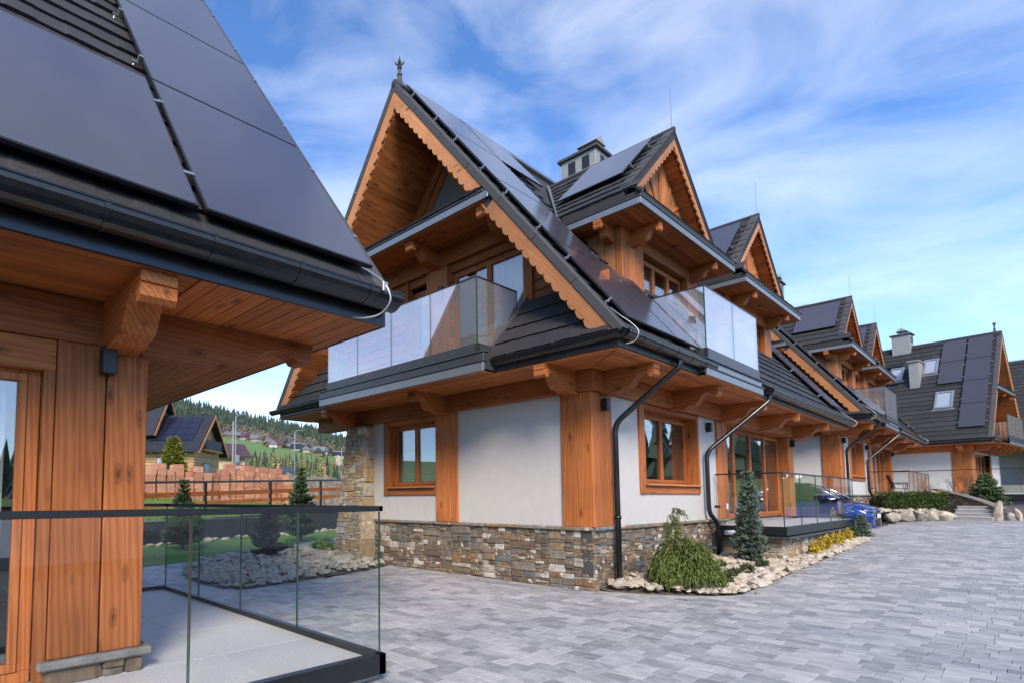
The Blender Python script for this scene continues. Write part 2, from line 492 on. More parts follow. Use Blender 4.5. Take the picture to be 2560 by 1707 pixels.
SOIL = plain('bed_soil', (.10, .085, .065), .95, nscale=8, namt=.4, bscale=30, bstr=.6, bdist=.02)
DIRT = plain('excavated_dirt', (.20, .165, .125), .95, nscale=3, namt=.45, bscale=14, bstr=1.0, bdist=.1)
BARK = plain('bark', (.09, .065, .045), .9, nscale=20, namt=.4)
L_SPRUCE = leafm('spruce_needles', (.065, .115, .050), (.16, .215, .10))
L_BLUE = leafm('blue_spruce_needles', (.095, .135, .10), (.20, .245, .185))
L_DARKPINE = leafm('dark_pine_needles', (.035, .050, .030), (.085, .10, .058))
L_CYP = leafm('cypress_threads', (.055, .088, .020), (.165, .195, .048))
L_YEL = leafm('yellow_leaves', (.26, .19, .02), (.60, .43, .04))
L_HEDGE = leafm('hedge_leaves', (.028, .055, .014), (.085, .12, .028))
L_TUFT = leafm('tuft_leaves', (.035, .06, .02), (.10, .13, .05))
L_GRASS = leafm('grass_blades', (.08, .17, .025), (.18, .31, .06))
L_THUJA = leafm('thuja_leaves', (.10, .12, .015), (.24, .24, .04))
L_FOREST = leafm('forest_needles', (.022, .042, .026), (.062, .088, .052))
L_LARCH = leafm('larch_needles', (.12, .13, .045), (.21, .20, .08))
L_BARE = leafm('bare_crowns', (.16, .13, .10), (.24, .20, .15))
# ------------------------------------------------------------------ house geometry (house-local metres, ground 0, plinth cap 1.10)
EY, EZ, LY, RY, RZ = -1.15, 4.12, 8.97, 3.91, 10.93
SLOPE = (RZ-EZ)/(RY-EY)
AN = math.atan(SLOPE); CA, SA = math.cos(AN), math.sin(AN)
SLEN = (RY-EY)/CA
SOF = 3.88
V3 = Vector
RS = (V3((0, EY, EZ)), V3((1, 0, 0)), V3((0, CA, SA)), V3((0, -SA, CA)))     # slope facing -y
LS = (V3((0, LY, EZ)), V3((1, 0, 0)), V3((0, -CA, SA)), V3((0, SA, CA)))     # slope facing +y (u x v points down, n given)
RH = .369

def tile_meshes():
    out = []
    for k in range(4):
        rnd = random.Random(40+k); m = MB(); n = 5; L = RH+.05
        xs = []; hs = []
        for i in range(n):
            x0, x1 = i/n, (i+1)/n
            h = rnd.uniform(0, .010)
            xs += [x0+.012, x1-.012]; hs += [h, h+rnd.uniform(-.003, .003)]
        for i, (x, h) in enumerate(zip(xs, hs)):
            dy = rnd.uniform(-.008, .008)
            if i == 0: x = 0.0
            if i == len(xs)-1: x = 1.0
            m.v += [(x, dy, .004), (x, dy-.004, .040+h), (x, L, .008+h*.4)]
        for i in range(len(xs)-1):
            a, b = i*3, i*3+3
            m.f += [(a, b, b+1, a+1), (a+1, b+1, b+2, a+2)]
        out.append(m.mesh('roof_tile', TILE, fix=False))
    return out
TILES = tile_meshes()

def tile_field(parent, fr, rows, span, rh=RH, wt=1.22, skip=None, r0=0):
    o, u, v, n = fr; cnt = 0
    for r in range(r0, rows):
        s = span((r+.5)*rh)
        if not s: continue
        for a, b in (s if isinstance(s, list) else [s]):
            if b-a < .04: continue
            c = [a]; p = a + wt*(.35+.5*((r*0.618) % 1))
            while p < b-.12: c.append(p); p += wt
            c.append(b)
            for x0, x1 in zip(c[:-1], c[1:]):
                P0 = o+u*x0+v*(r*rh); mid = o+u*(x0+x1)/2+v*((r+.5)*rh)
                if skip and skip(mid): continue
                ob('roof_tile', TILES[random.randrange(4)], parent, mat4(P0, u*(x1-x0), v*(rh/RH), n)); cnt += 1
    return cnt

def curve(P_, k=6):
    P_ = [V3(p) for p in P_]; out = []
    for i in range(len(P_)-1):
        a, b, c, d = P_[max(i-1, 0)], P_[i], P_[i+1], P_[min(i+2, len(P_)-1)]
        for j in range(k):
            t = j/k; out.append(.5*((2*b)+(c-a)*t+(2*a-5*b+4*c-d)*t*t+(3*b-a-3*c+d)*t**3))
    return out+[P_[-1]]

def box_obj(name, mat, parent, *d, b=.006, T=None):
    return MB().cbox(*d, b=b, T=T).obj(name, mat, parent)

def bracket(parent, p, d, L=1.03, th=.22, hs=1.0, mat=None):
    """carved console: p = point at the wall under the soffit, d = outward (dx,dy)"""
    p = V3(p); d = V3((d[0], d[1], 0)).normalized(); s = V3((-d.y, d.x, 0)); k = L/1.03; z = hs
    pr = [(-.06, 0), (L, 0), (L, -.085*z), (L-.02*k, -.095*z), (L-.005*k, -.105*z), (L-.01*k, -.185*z), (L-.05*k, -.222*z), (L-.11*k, -.215*z),
          (L-.135*k, -.165*z), (L-.20*k, -.125*z), (L-.27*k, -.122*z), (L-.34*k, -.155*z), (L-.40*k, -.225*z), (L-.45*k, -.300*z), (L-.51*k, -.345*z), (L-.58*k, -.362*z),
          (L-.60*k, -.335*z), (L-.64*k, -.35*z), (L-.70*k, -.385*z), (.04, -.405*z), (-.06, -.405*z)]
    pts = [p+d*a+V3((0, 0, c))-s*th/2 for a, c in pr]
    if mat is None: mat = WX if abs(d.x) > .5 else WY
    return MB().prism(pts, s*th).obj('bracket', mat, parent)

def gutter(parent, p0, p1, r=.112, strap=.62, caps=(True, True)):
    p0, p1 = V3(p0), V3(p1); L = (p1-p0).length; d = (p1-p0)/L; s = d.cross(V3((0, 0, 1))); Z = V3((0, 0, 1)); m = MB(); K = 10
    for off, rad in ((0, r), (1, r-.006)):
        V = [p+s*math.cos(PI+PI*k/K)*rad+Z*math.sin(PI+PI*k/K)*rad for p in (p0, p1) for k in range(K+1)]
        m.add(V, [(k, k+1, K+1+k+1, K+1+k) for k in range(K)])
    for c, pe in zip(caps, (p0, p1)):
        if c: m.add([pe+s*math.cos(PI+PI*k/K)*r*1.02+Z*math.sin(PI+PI*k/K)*r*1.02 for k in range(K+1)], [tuple(range(K+1))])
    for q in (-1, 1): m.tube([p0+s*q*r, p1+s*q*r], .011, 6)
    g = m.obj('gutter', GUTTER, parent, fix=False)
    n = int(L/strap)
    for i in range(n):
        c = p0+d*(strap*(i+.5)+(L-n*strap)/2); m = MB(); V = []
        for q in (-.016, .016):
            V += [c+d*q+s*math.cos(PI+PI*k/K)*(r+.006)+Z*math.sin(PI+PI*k/K)*(r+.006) for k in range(K+1)]
        m.add(V, [(k, k+1, K+1+k+1, K+1+k) for k in range(K)])
        m.box(-.016, .016, -r-.012, r+.01, .0, .012, T=frame(c, d, s, Z))
        m.obj('gutter_strap', GUTTER, g, fix=False)
    return g

def downpipe(parent, pts, r=.05):
    """pts: polyline; corners are rounded"""
    P_ = [V3(p) for p in pts]; path = [P_[0]]
    for i in range(1, len(P_)-1):
        a, b, c = P_[i-1], P_[i], P_[i+1]; q = min(.16, (b-a).length*.45, (c-b).length*.45)
        s, e = b+(a-b).normalized()*q, b+(c-b).normalized()*q
        for t in (0, .25, .5, .75, 1): path.append(s*(1-t)**2+b*2*t*(1-t)+e*t*t)
    path.append(P_[-1])
    o = MB().tube(path, r, 12).obj('downpipe', GUTTER, parent, smooth=True)
    m = MB()
    m.lathe([(r+.012, 0), (r+.03, .10), (r+.03, .13)], tuple(P_[0]+V3((0, 0, -.06))), 12)
    m.obj('funnel', GUTTER, o, smooth=True)
    z0, z1 = P_[-1].z, max(p.z for p in P_[-3:]) if len(P_) > 3 else P_[1].z
    lo = P_[-1]
    for z in (lo.z+.02, lo.z+1.15):
        MB().lathe([(r+.002, -.03), (r+.012, -.03), (r+.012, .03), (r+.002, .03)], (lo.x, lo.y, z+.03), 12).obj('pipe_collar', GUTTER, o, smooth=True)
    return o

def wavy(y_of, a0, a1, z0, z1, T, amp=.025, per=.11):
    m = MB(); n = max(6, int((a1-a0)/per*6)); V = []
    for i in range(n+1):
        a = a0+(a1-a0)*i/n; b = y_of+amp*math.sin(2*PI*(a-a0)/per+.6*math.sin(a*7))
        V += [T(a, b, z0), T(a, b, z1)]
    return m.add(V, [(2*i, 2*i+2, 2*i+3, 2*i+1) for i in range(n)])

def window(parent, T, w, h, cuts, mz, fw=.075, depth=.22, curtain=None, blind=None, name='window', swag=False):
    """T(a, b, c): a along the wall, b outward, c up; opening w x h; cuts = mullion centres"""
    m = MB(); d0, d1 = -depth-.07, -depth
    m.cbox(0, w, d0, d1, 0, fw, T=T); m.cbox(0, w, d0, d1, h-fw, h, T=T)
    m.cbox(0, fw, d0, d1, fw, h-fw, T=T); m.cbox(w-fw, w, d0, d1, fw, h-fw, T=T)
    f = m.obj(name, mz, parent)
    ed = [fw]+[c for c in cuts]+[w-fw]; sw = .062
    for i, (a, b) in enumerate(zip(ed[:-1], ed[1:])):
        m = MB(); e0, e1 = d0+.01, d1+.012
        m.cbox(a, b, e0, e1, fw, fw+sw, T=T); m.cbox(a, b, e0, e1, h-fw-sw, h-fw, T=T)
        m.cbox(a, a+sw, e0, e1, fw+sw, h-fw-sw, T=T); m.cbox(b-sw, b, e0, e1, fw+sw, h-fw-sw, T=T)
        m.obj('sash', mz, f)
        MB().box(a+sw, b-sw, d0+.030, d0+.045, fw+sw, h-fw-sw, T=T).obj('pane', GLASS_WIN, f)
    if curtain:
        for a, b, col in curtain: wavy(d0-.16, a, b, .06, h-.06, T).obj('curtain', col, f, smooth=True)
    if swag:
        m = MB(); n = 40; V = []
        for i in range(n+1):
            a = fw+(w-2*fw)*i/n; dz = .10+.07*abs(math.sin(i/n*PI*5))
            V += [T(a, d0-.13, h-.08), T(a, d0-.12+.02*math.sin(i*1.9), h-.08-dz)]
        m.add(V, [(2*i, 2*i+2, 2*i+3, 2*i+1) for i in range(n)]).obj('valance', CURTAIN, f)
    if blind:
        m = MB(); V = []; n = 26; z1 = blind*h
        for i in range(n+1):
            z = fw+sw+(z1-fw-sw)*i/n; b = d0+.005+(.012 if i % 2 else -.012)
            V += [T(fw+sw, b-.02, z), T(w-fw-sw, b-.02, z)]
        m.add(V, [(2*i, 2*i+1, 2*i+3, 2*i+2) for i in range(n)]).obj('blind', BLIND, f)
    return f

def planks(parent, name, T, a0f, a1f, b0, b1, n0, n1, wd, mat, gap=.006, bv=.004):
    """boards along a, stacked along b, thickness n0..n1; a0f/a1f may be functions of b"""
    k = max(1, round((b1-b0)/wd)); wd = (b1-b0)/k; out = []
    for i in range(k):
        c0, c1 = b0+i*wd, b0+(i+1)*wd; c = (c0+c1)/2
        a0 = a0f(c) if callable(a0f) else a0f; a1 = a1f(c) if callable(a1f) else a1f
        if a1-a0 < .03: continue
        out.append(MB().cbox(a0, a1, c0+gap/2, c1-gap/2, n0, n1, b=bv, T=T).obj(name, mat, parent))
    return out

def railing(parent, name, runs, z0, z1, gm, channel=None, rail=.035, th=.017, railmat=None, gap=.012):
    """runs: list of (p, q, [cuts])"""
    m = MB(); railmat = railmat or BLACK
    for p, q, cuts in runs:
        p, q = V3((*p, 0)), V3((*q, 0)); d = (q-p).normalized(); s = V3((-d.y, d.x, 0)); L = (q-p).length
        m.cbox(-rail*.3, L+rail*.3, -rail*.55, rail*.55, z1-.012, z1+rail*.75, b=.004, T=frame(p, d, s, (0, 0, 1)))
    r = m.obj(name, railmat, parent)
    for p, q, cuts in runs:
        p, q = V3((*p, 0)), V3((*q, 0)); d = (q-p).normalized(); s = V3((-d.y, d.x, 0)); L = (q-p).length
        T = frame(p, d, s, (0, 0, 1)); ed = [0]+list(cuts)+[L]
        for a, b in zip(ed[:-1], ed[1:]):
            MB().box(a+gap/2, b-gap/2, -th/2, th/2, z0, z1-.004, T=T).obj('glass_panel', gm, r)
            for e in (a+gap/2, b-gap/2):
                MB().box(e-.002, e+.002, -th/2-.001, th/2+.001, z0, z1-.004, T=T).obj('glass_edge', GLASS_EDGE, r)
        if channel:
            w, zc = channel
            MB().cbox(-w*.5, L+w*.5, -w/2, w/2, zc, z0+.05, b=.004, T=T).obj('base_channel', FASCIA_DK if gm is GLASS_BALC else BLACK, r)
    return r

def wall_lamp(parent, p, d):
    d = V3((d[0], d[1], 0)); s = V3((-d.y, d.x, 0)); T = frame(p, s, d, (0, 0, 1))
    m = MB(); m.cbox(-.055, .055, .02, .13, -.11, .11, b=.006, T=T); m.box(-.03, .03, 0, .02, -.05, .05, T=T)
    return m.obj('wall_lamp', BLACK, parent)

def solar_panel(parent, fr, a0, a1, b0, b1, h=.10, clamps=True):
    o, u, v, n = fr; T = frame(o, u, v, n)
    m = MB(); m.cbox(a0+.008, a1-.008, b0+.008, b1-.008, h, h+.035, b=.003, T=T)
    f = m.obj('solar_panel', BLACK, parent)
    m = MB(); q = .022
    V = [T(a0+q, b0+q, h+.0375), T(a1-q, b0+q, h+.0375), T(a1-q, b1-q, h+.0375), T(a0+q, b1-q, h+.0375)]
    # unit-size glass so the cell grid follows the panel
    me = bpy.data.meshes.new('cell_glass'); me.from_pydata([(0, 0, 0), (1, 0, 0), (1, 1, 0), (0, 1, 0)], [], [(0, 1, 2, 3)]); me.materials.append(SOLAR)
    ob('cell_glass', me, f, mat4(V[0], V[1]-V[0], V[3]-V[0], n))
    if clamps:
        for e in (a0, a1):
            for t in (.22, .78):
                b = b0+(b1-b0)*t; m = MB(); sg = -1 if e == a0 else 1
                m.box(e-.022, e+.022, b-.02, b+.02, h-.04, h+.044, T=T); m.box(min(e, e+sg*.07), max(e, e+sg*.07), b-.012, b+.012, h-.05, h-.025, T=T)
                m.tube([T(e+sg*.05, b, h-.04), T(e+sg*.06, b-.04, .03)], .006, 5)
                m.obj('panel_clamp', STEEL, f)
    return f

def scallop_board(parent, fr, xg, sx, v0, v1, n0=-.10, n1=-.30, th=.045, cut0=None, cut1=None, mat=None, per=.235, ax=(0, 1)):
    """bargeboard under a rake; u position xg..xg+sx*th, along v0..v1; the lower edge is scalloped"""
    T = frame(*fr); K = 8; m = MB(); V = []; n = max(8, int((v1-v0)/per*K)); tn = CA/SA
    for i in range(n+1):
        v = v0+(v1-v0)*i/n
        f = abs(math.sin(PI*(v-v0)/per)); e = n1-.075*f**.7-(.016 if (i % K) in (1, 7) else 0)
        sh0 = 0
        va = v; vb = v
        if cut0 is not None: vb = max(v, cut0(e, v)); va = max(v, cut0(n0, v))
        if cut1 is not None: vb = min(vb, cut1(e, v)); va = min(va, cut1(n0, v))
        V += [T(xg, va, n0), T(xg, vb, e), T(xg+sx*th, vb, e), T(xg+sx*th, va, n0)]
    F = []
    for i in range(n):
        a, b = 4*i, 4*i+4
        F += [(a, b, b+1, a+1), (a+1, b+1, b+2, a+2), (a+2, b+2, b+3, a+3), (a+3, b+3, b, a)]
    F += [(0, 1, 2, 3), (4*n, 4*n+1, 4*n+2, 4*n+3)]
    return m.add(V, F).obj('bargeboard', mat or (WLR if fr is RS else WLL), parent)

def verge(parent, fr, xg, sx, v0, v1, n0=-.105, n1=.035, dp=.20, step=1.22):
    T = frame(*fr); k = max(1, round((v1-v0)/step))
    for i in range(k):
        a, b = v0+(v1-v0)*i/k, v0+(v1-v0)*(i+1)/k
        MB().cbox(min(xg, xg+sx*dp), max(xg, xg+sx*dp), a+.003, b-.003, n0, n1, b=.008, T=T).obj('verge_cap', VERGE, parent)

def rod(parent, p, h=1.0, r=.008):
    return MB().tube([p, V3(p)+V3((0, 0, h))], r, 5).obj('lightning_rod', STEEL, parent)

def gable_end(H, roof, xg=-1.11, sx=1, detail=2, boards_L=True, balcony=True):
    """A-frame gable facing -x (sx=+1: inward is +x). House-local coordinates."""
    X = lambda t: xg+sx*t
    def bx(name, mat, parent, t0, t1, *r, **k): return box_obj(name, mat, parent, min(X(t0), X(t1)), max(X(t0), X(t1)), *r, **k)
    for fr in (RS, LS): verge(roof, fr, xg, sx, 0.0, SLEN+.02)
    # finial
    zc = .62
    # bargeboards: lower (up to the apron) and upper
    zv = lambda z: (z-EZ)/SA
    hor0 = lambda z: (lambda e, v: (z-EZ-e*CA)/SA)
    for fr in (RS, LS):
        nn = 1
        scallop_board(H, fr, X(.02), sx, .13, zv(7.16), cut1=lambda e, v: (7.16-EZ-e*CA)/SA)
        scallop_board(H, fr, X(.02), sx, zv(7.50), SLEN-.02, cut0=lambda e, v: (7.46-EZ-e*CA)/SA, cut1=lambda e, v: SLEN+e*SA/CA)
    # soffit under the rakes
    for fr, on in ((RS, False), (LS, boards_L)):
        T = frame(*fr)
        s = MB().box(min(X(.07), X(1.85)), max(X(.07), X(1.85)), .35, SLEN-.22, -.35, -.302, T=T).obj('rake_soffit', WDX, H)
        if on:
            planks(s, 'soffit_board', lambda a, b, c, T=T: T(a, b, c), min(X(.072), X(1.75)), max(X(.072), X(1.75)), .36, SLEN-.30, -.375, -.35, .165, WDX)
    yr = lambda z, off=0.0: EY+(z-EZ)/SLOPE+off        # right rake y at height z
    yl = lambda z, off=0.0: LY-(z-EZ)/SLOPE-off
    # upper back wall with trims
    xw = X(1.76)
    pts = [(xw, yr(7.2, .45), 7.2), (xw, yl(7.2, .45), 7.2), (xw, RY, RZ-.5)]
    MB().prism(pts, (sx*.12, 0, 0)).obj('upper_gable_wall', PLASTER_GREY, H)
    for fr in (RS, LS):
        T = frame(*fr)
        for n0, n1, w in ((-.62, -.38, .05), (-.86, -.66, .035)):
            MB().cbox(min(xw, xw-sx*w), max(xw, xw-sx*w), 3.3, SLEN+n0*SA/CA, n0, n1, b=.006, T=T).obj('gable_trim', WY, H)
    # apron roof across the gable
    y0, y1 = yr(7.33, .02), yl(7.33, .02)
    bx('apron_fascia', FASCIA, H, -.0, .03, yr(7.2, .17), yl(7.2, .17), 7.19, 7.335)
    bx('apron_fascia', FASCIA_DK, H, -.02, .04, yr(7.35, .16), yl(7.35, .16), 7.338, 7.375)
    ap = MB().prism([(X(-.02), yr(7.40, .14), 7.37), (X(-.02), yl(7.40, .14), 7.37), (X(1.74), yl(7.95, .3), 7.93), (X(1.74), yr(7.95, .3), 7.93)], (0, 0, .02)).obj('apron_roof', TILE_BASE, H)
    k = math.atan2(.56, 1.76); afr = (V3((X(-.04), 0, 7.385)), V3((0, -sx, 0)), V3((sx*math.cos(k), 0, math.sin(k))), V3((-sx*math.sin(k), 0, math.cos(k))))
    if sx > 0: tile_field(ap, afr, 2, lambda v: (-yl(7.45+v*.3, .16), -yr(7.45+v*.3, .16)))
    # soffit under the apron, beam, brackets
    s = bx('apron_soffit', WDY, H, .03, 1.15, yr(7.2, .25), yl(7.2, .25), 7.195, 7.21)
    if detail > 1:
        planks(s, 'soffit_board', lambda a, b, c: V3((X(b), a, c)), yr(7.15, .3), yl(7.15, .3), .03, 1.12, 7.17, 7.19, .12, WDY)
    bx('beam', WY, H, 1.0, 1.18, yr(6.8, .34), yl(6.8, .34), 6.80, 7.165)
    for y in (3.575, yr(7.1, .52), yl(7.1, .52)):
        bracket(H, (X(1.04), y, 7.168), (-sx, 0), L=.92, hs=.95)
    # first floor wall (boards) with openings
    xw = X(1.11)
    holes = [(1.25, 3.22, 4.2, 6.62), (3.95, 4.62, 5.05, 6.55)]
    wl = MB().box(min(X(1.20), X(1.22)), max(X(1.20), X(1.22)), yr(4.5, .5), 1.25, 3.9, 5.6).obj('gable_board_wall', WDY, H)
    z = 3.95; bh = .205
    while z < 6.80:
        zc = z+bh/2; a, b = yr(zc+bh/2, .42), yl(zc+bh/2, .42); seg = [(a, b)]
        for h0, h1, g0, g1 in holes:
            if zc > g0 and zc < g1:
                new = []
                for p, q in seg:
                    if p < h0: new.append((p, min(q, h0)))
                    if q > h1: new.append((max(p, h1), q))
                    if h0 >= q or h1 <= p: pass
                seg = [(p, q) for p, q in new if q-p > .02]
        for p, q in seg:
            MB().cbox(min(xw, X(1.22)), max(xw, X(1.22)), p, q, z+.004, z+bh-.004, b=.018).obj('wall_board', WY, wl)
        z += bh
    bx('post', WZ, H, 1.03, 1.24, 3.29, 3.86, 3.95, 6.80)
    bx('post', WZ, H, 1.06, 1.24, 1.10, 1.25, 3.95, 6.80)
    bx('post', WZ, H, 1.06, 1.24, 3.86, 3.98, 3.95, 6.80); bx('post', WZ, H, 1.06, 1.24, 4.60, 4.72, 3.95, 6.80)
    Tw = lambda y0_, z0_: (lambda a, b, c: V3((X(1.12-b), y0_-a if sx > 0 else y0_+a, z0_+c)))
    if sx > 0:
        window(H, Tw(3.25, 4.2), 2.0, 2.42, [1.02], WZ, depth=.06, curtain=[(.5, 1.93, CURTAIN)], name='balcony_door')
        window(H, Tw(4.62, 5.05), .67, 1.5, [], WZ, depth=.14)
    wall_lamp(H, V3((X(1.03), 3.42, 6.22)), (-sx, 0))
    # balcony
    if balcony:
        g = X(-.22)
        sl_ = bx('balcony_slab', FASCIA_DK, H, -.20, 1.1, 1.30, 6.42, 4.05, 4.25)
        bx('balcony_fascia', FASCIA, H, -.32, -.28, 1.22, 6.34, 3.86, 4.03); bx('balcony_fascia', FASCIA_DK, H, -.34, -.24, 1.20, 6.36, 4.03, 4.06)
        bx('balcony_fascia', FASCIA_DK, H, -.30, -.26, 1.22, 6.34, 4.06, 4.20); bx('balcony_fascia', FASCIA_DK, H, -.32, -.18, 1.20, 6.36, 4.20, 4.225)
        bx('balcony_fascia', FASCIA_DK, H, -.28, 1.0, 1.22, 1.26, 3.90, 4.20)
        railing(H, 'balcony_railing', [((g, 6.10), (g, 1.42), [1.16, 2.33, 3.50]), ((g, 1.42), (X(1.0), 1.42), [])], 4.36, 5.64, GLASS_BALC, channel=(.06, 4.22), rail=.022)
    # little hips beside the balcony
    for side in (0, 1):
        my = (lambda y: y) if side == 0 else (lambda y: 7.82-y)
        pts = [(X(-.02), my(-1.12), EZ-.02), (X(-.02), my(1.48), EZ-.02), (X(.92), my(1.10), EZ-.02+.94*SLOPE), (X(.92), my(.05), EZ-.02+.94*SLOPE)]
        hp = MB().prism(pts, (sx*.05, 0, -.04)).obj('corner_hip', TILE_BASE, H)
        c2 = math.sqrt(1+SLOPE**2); fr = (V3((X(-.02), 0, EZ)), V3((0, -sx, 0)), V3((sx/c2, 0, SLOPE/c2)), V3((-sx*SLOPE/c2, 0, 1/c2)))
        def span(v, my=my, side=side):
            t = v/c2; ya = -1.12+t*SLOPE/SLOPE+.05; yb = 1.46-t*.38/.94
            lo, hi = sorted((my(ya), my(yb)))
            return (-hi*sx, -lo*sx) if sx > 0 else (lo, hi)
        if detail: tile_field(hp, fr, 4, span, wt=.9)
        MB().tube([(X(-.02), my(1.49), EZ+.03), (X(.92), my(1.11), EZ+.03+.94*SLOPE)], .03, 6).obj('hip_cap', VERGE, hp)
    if detail:
        gutter(H, (X(-.02), -1.17, 4.09), (X(-.02), 1.52, 4.09), caps=(False, True))
        gutter(H, (X(-.02), 9.15, 4.09), (X(-.02), 6.30, 4.09))
        bx('eave_fascia', FASCIA_DK, H, .05, .08, -1.08, 1.40, 3.895, 4.09); bx('eave_fascia', FASCIA_DK, H, .05, .08, 6.30, 8.85, 3.895, 4.09)

def finial(parent, p, size=.72):
    m = MB(); p0 = V3(p); p = (0, 0, 0)
    m.lathe([(.11, -.25), (.085, .10), (.06, .22), (.085, .24), (.085, .27), (.05, .30), (.045, .44), (.08, .47), (.05, .52), (.075, .56), (.06, .70), (.03, .78), (.0, .92)], p, 10)
    for k in range(4):
        a = PI/4+k*PI/2; c, s = math.cos(a), math.sin(a); q = V3(p)
        m.tube([q+V3((c*.05, s*.05, .58)), q+V3((c*.12, s*.12, .64)), q+V3((c*.15, s*.15, .74))], [.035, .03, .006], 6)
    m.v = [tuple(p0+V3(q)*size) for q in m.v]
    return m.obj('finial', VERGE, parent)

def chimney(parent, x0, x1, y0, y1, z0, z1, mat=None, cowl=True):
    m = MB(); m.cbox(x0, x1, y0, y1, z0, z1, b=.01)
    c = m.obj('chimney', mat or CHIMNEY, parent)
    box_obj('chimney_cap', VERGE, c, x0-.09, x1+.09, y0-.09, y1+.09, z1, z1+.09)
    n = 2
    for i in range(n):
        a = y0+(y1-y0)*(.28+.40*i)
        box_obj('vent_grille', BLACK, c, x0-.012, x0+.01, a-.13, a+.13, z1-.52, z1-.12)
    box_obj('vent_grille', BLACK, c, (x0+x1)/2-.13, (x0+x1)/2+.13, y0-.012, y0+.01, z1-.52, z1-.12)
    if cowl:
        cx, cy = (x0+x1)/2, y0+(y1-y0)*.3
        m = MB()
        for sx in (-1, 1):
            for sy in (-1, 1): m.tube([(cx+sx*.14, cy+sy*.2, z1+.08), (cx+sx*.14, cy+sy*.2, z1+.32)], .02, 5)
        m.prism([(cx-.3, cy-.34, z1+.32), (cx+.3, cy-.34, z1+.32), (cx, cy-.34, z1+.55)], (0, .68, 0))
        m.obj('chimney_cowl', CHIMNEY, c)
    return c
# ------------------------------------------------------------------ stone work
def chunk_meshes(mat, n=8, name='stone', seed=3):
    out = []
    for k in range(n):
        rnd = random.Random(seed*100+k); m = MB().cbox(-.5, .5, -.5, .5, -.5, .5, b=.11)
        m.v = [(x+rnd.uniform(-.035, .035), y+rnd.uniform(-.05, .05), z+rnd.uniform(-.035, .035)) for x, y, z in m.v]
        out.append(m.mesh(name, mat))
    return out
ST = chunk_meshes(STONE); STP = chunk_meshes(STONE_PILLAR, seed=5)

def pack(w, h, rnd, hmin=.05, hmax=.19):
    """random rubble courses: list of (x0,x1,z0,z1)"""
    out = []
    def split(x0, x1, z0, z1):
        W, Hh = x1-x0, z1-z0
        if W > .62 or (W > .2 and W/Hh > 2.4 and rnd.random() < .8):
            c = x0+W*rnd.uniform(.3, .7); split(x0, c, z0, z1); split(c, x1, z0, z1); return
        if Hh > hmax or (Hh > .09 and W/Hh < 2.1 and rnd.random() < .72):
            c = z0+Hh*rnd.uniform(.28, .72); split(x0, x1, z0, c); split(x0, x1, c, z1); return
        out.append((x0, x1, z0, z1))
    x = 0
    while x < w:
        e = min(w, x+rnd.uniform(.5, 1.1))
        if w-e < .3: e = w
        split(x, e, 0, h); x = e
    return out

def stone_wall(parent, name, T, w, zb, h, seed, meshes=None, thick=.10, cap=True, capmat=None, slope=0.0, hmax=.19):
    """T(a, b, c): a along, b outward, c up. slope: bottom follows the rising ground"""
    rnd = random.Random(seed); meshes = meshes or ST
    wl = MB().box(0, w-.03, -.25, -.03, zb-.1, zb+h, T=T).obj(name, MORTAR, parent)
    O, ux, uy, uz = T(0, 0, 0), T(1, 0, 0)-T(0, 0, 0), T(0, 1, 0)-T(0, 0, 0), T(0, 0, 1)-T(0, 0, 0)
    small = MB()
    for k, (x0, x1, z0, z1) in enumerate(sorted(pack(w, h, rnd, hmax=hmax), key=lambda q: -(q[1]-q[0])*(q[3]-q[2]))):
        pr = rnd.uniform(-.012, .022); g = .005
        c = T((x0+x1)/2, pr-thick/2, zb+(z0+z1)/2); M_ = mat4(c, ux*(x1-x0-g), uy*thick, uz*(z1-z0-g)); me = meshes[rnd.randrange(len(meshes))]
        if k < 300: ob('stone', me, wl, M_)
        else: small.add([M_ @ v.co for v in me.vertices], [tuple(q.vertices) for q in me.polygons])
    if small.v: tag(small.obj('small_stones', meshes[0].materials[0], wl, fix=False), kind='stuff')
    if cap:
        x = 0
        while x < w-.01:
            e = min(w, x+rnd.uniform(.55, 1.2))
            if w-e < .25: e = w
            m = MB().cbox(x+.002, e-.002, -.30, .055+rnd.uniform(-.01, .015), zb+h, zb+h+.065, b=.014, T=lambda a, b, c: T(a, b, c))
            m.v = [(p[0]+rnd.uniform(-.006, .006), p[1]+rnd.uniform(-.006, .006), p[2]+rnd.uniform(-.005, .005)) for p in m.v]
            m.obj('cap_stone', CAPSTONE, wl); x = e
    return wl

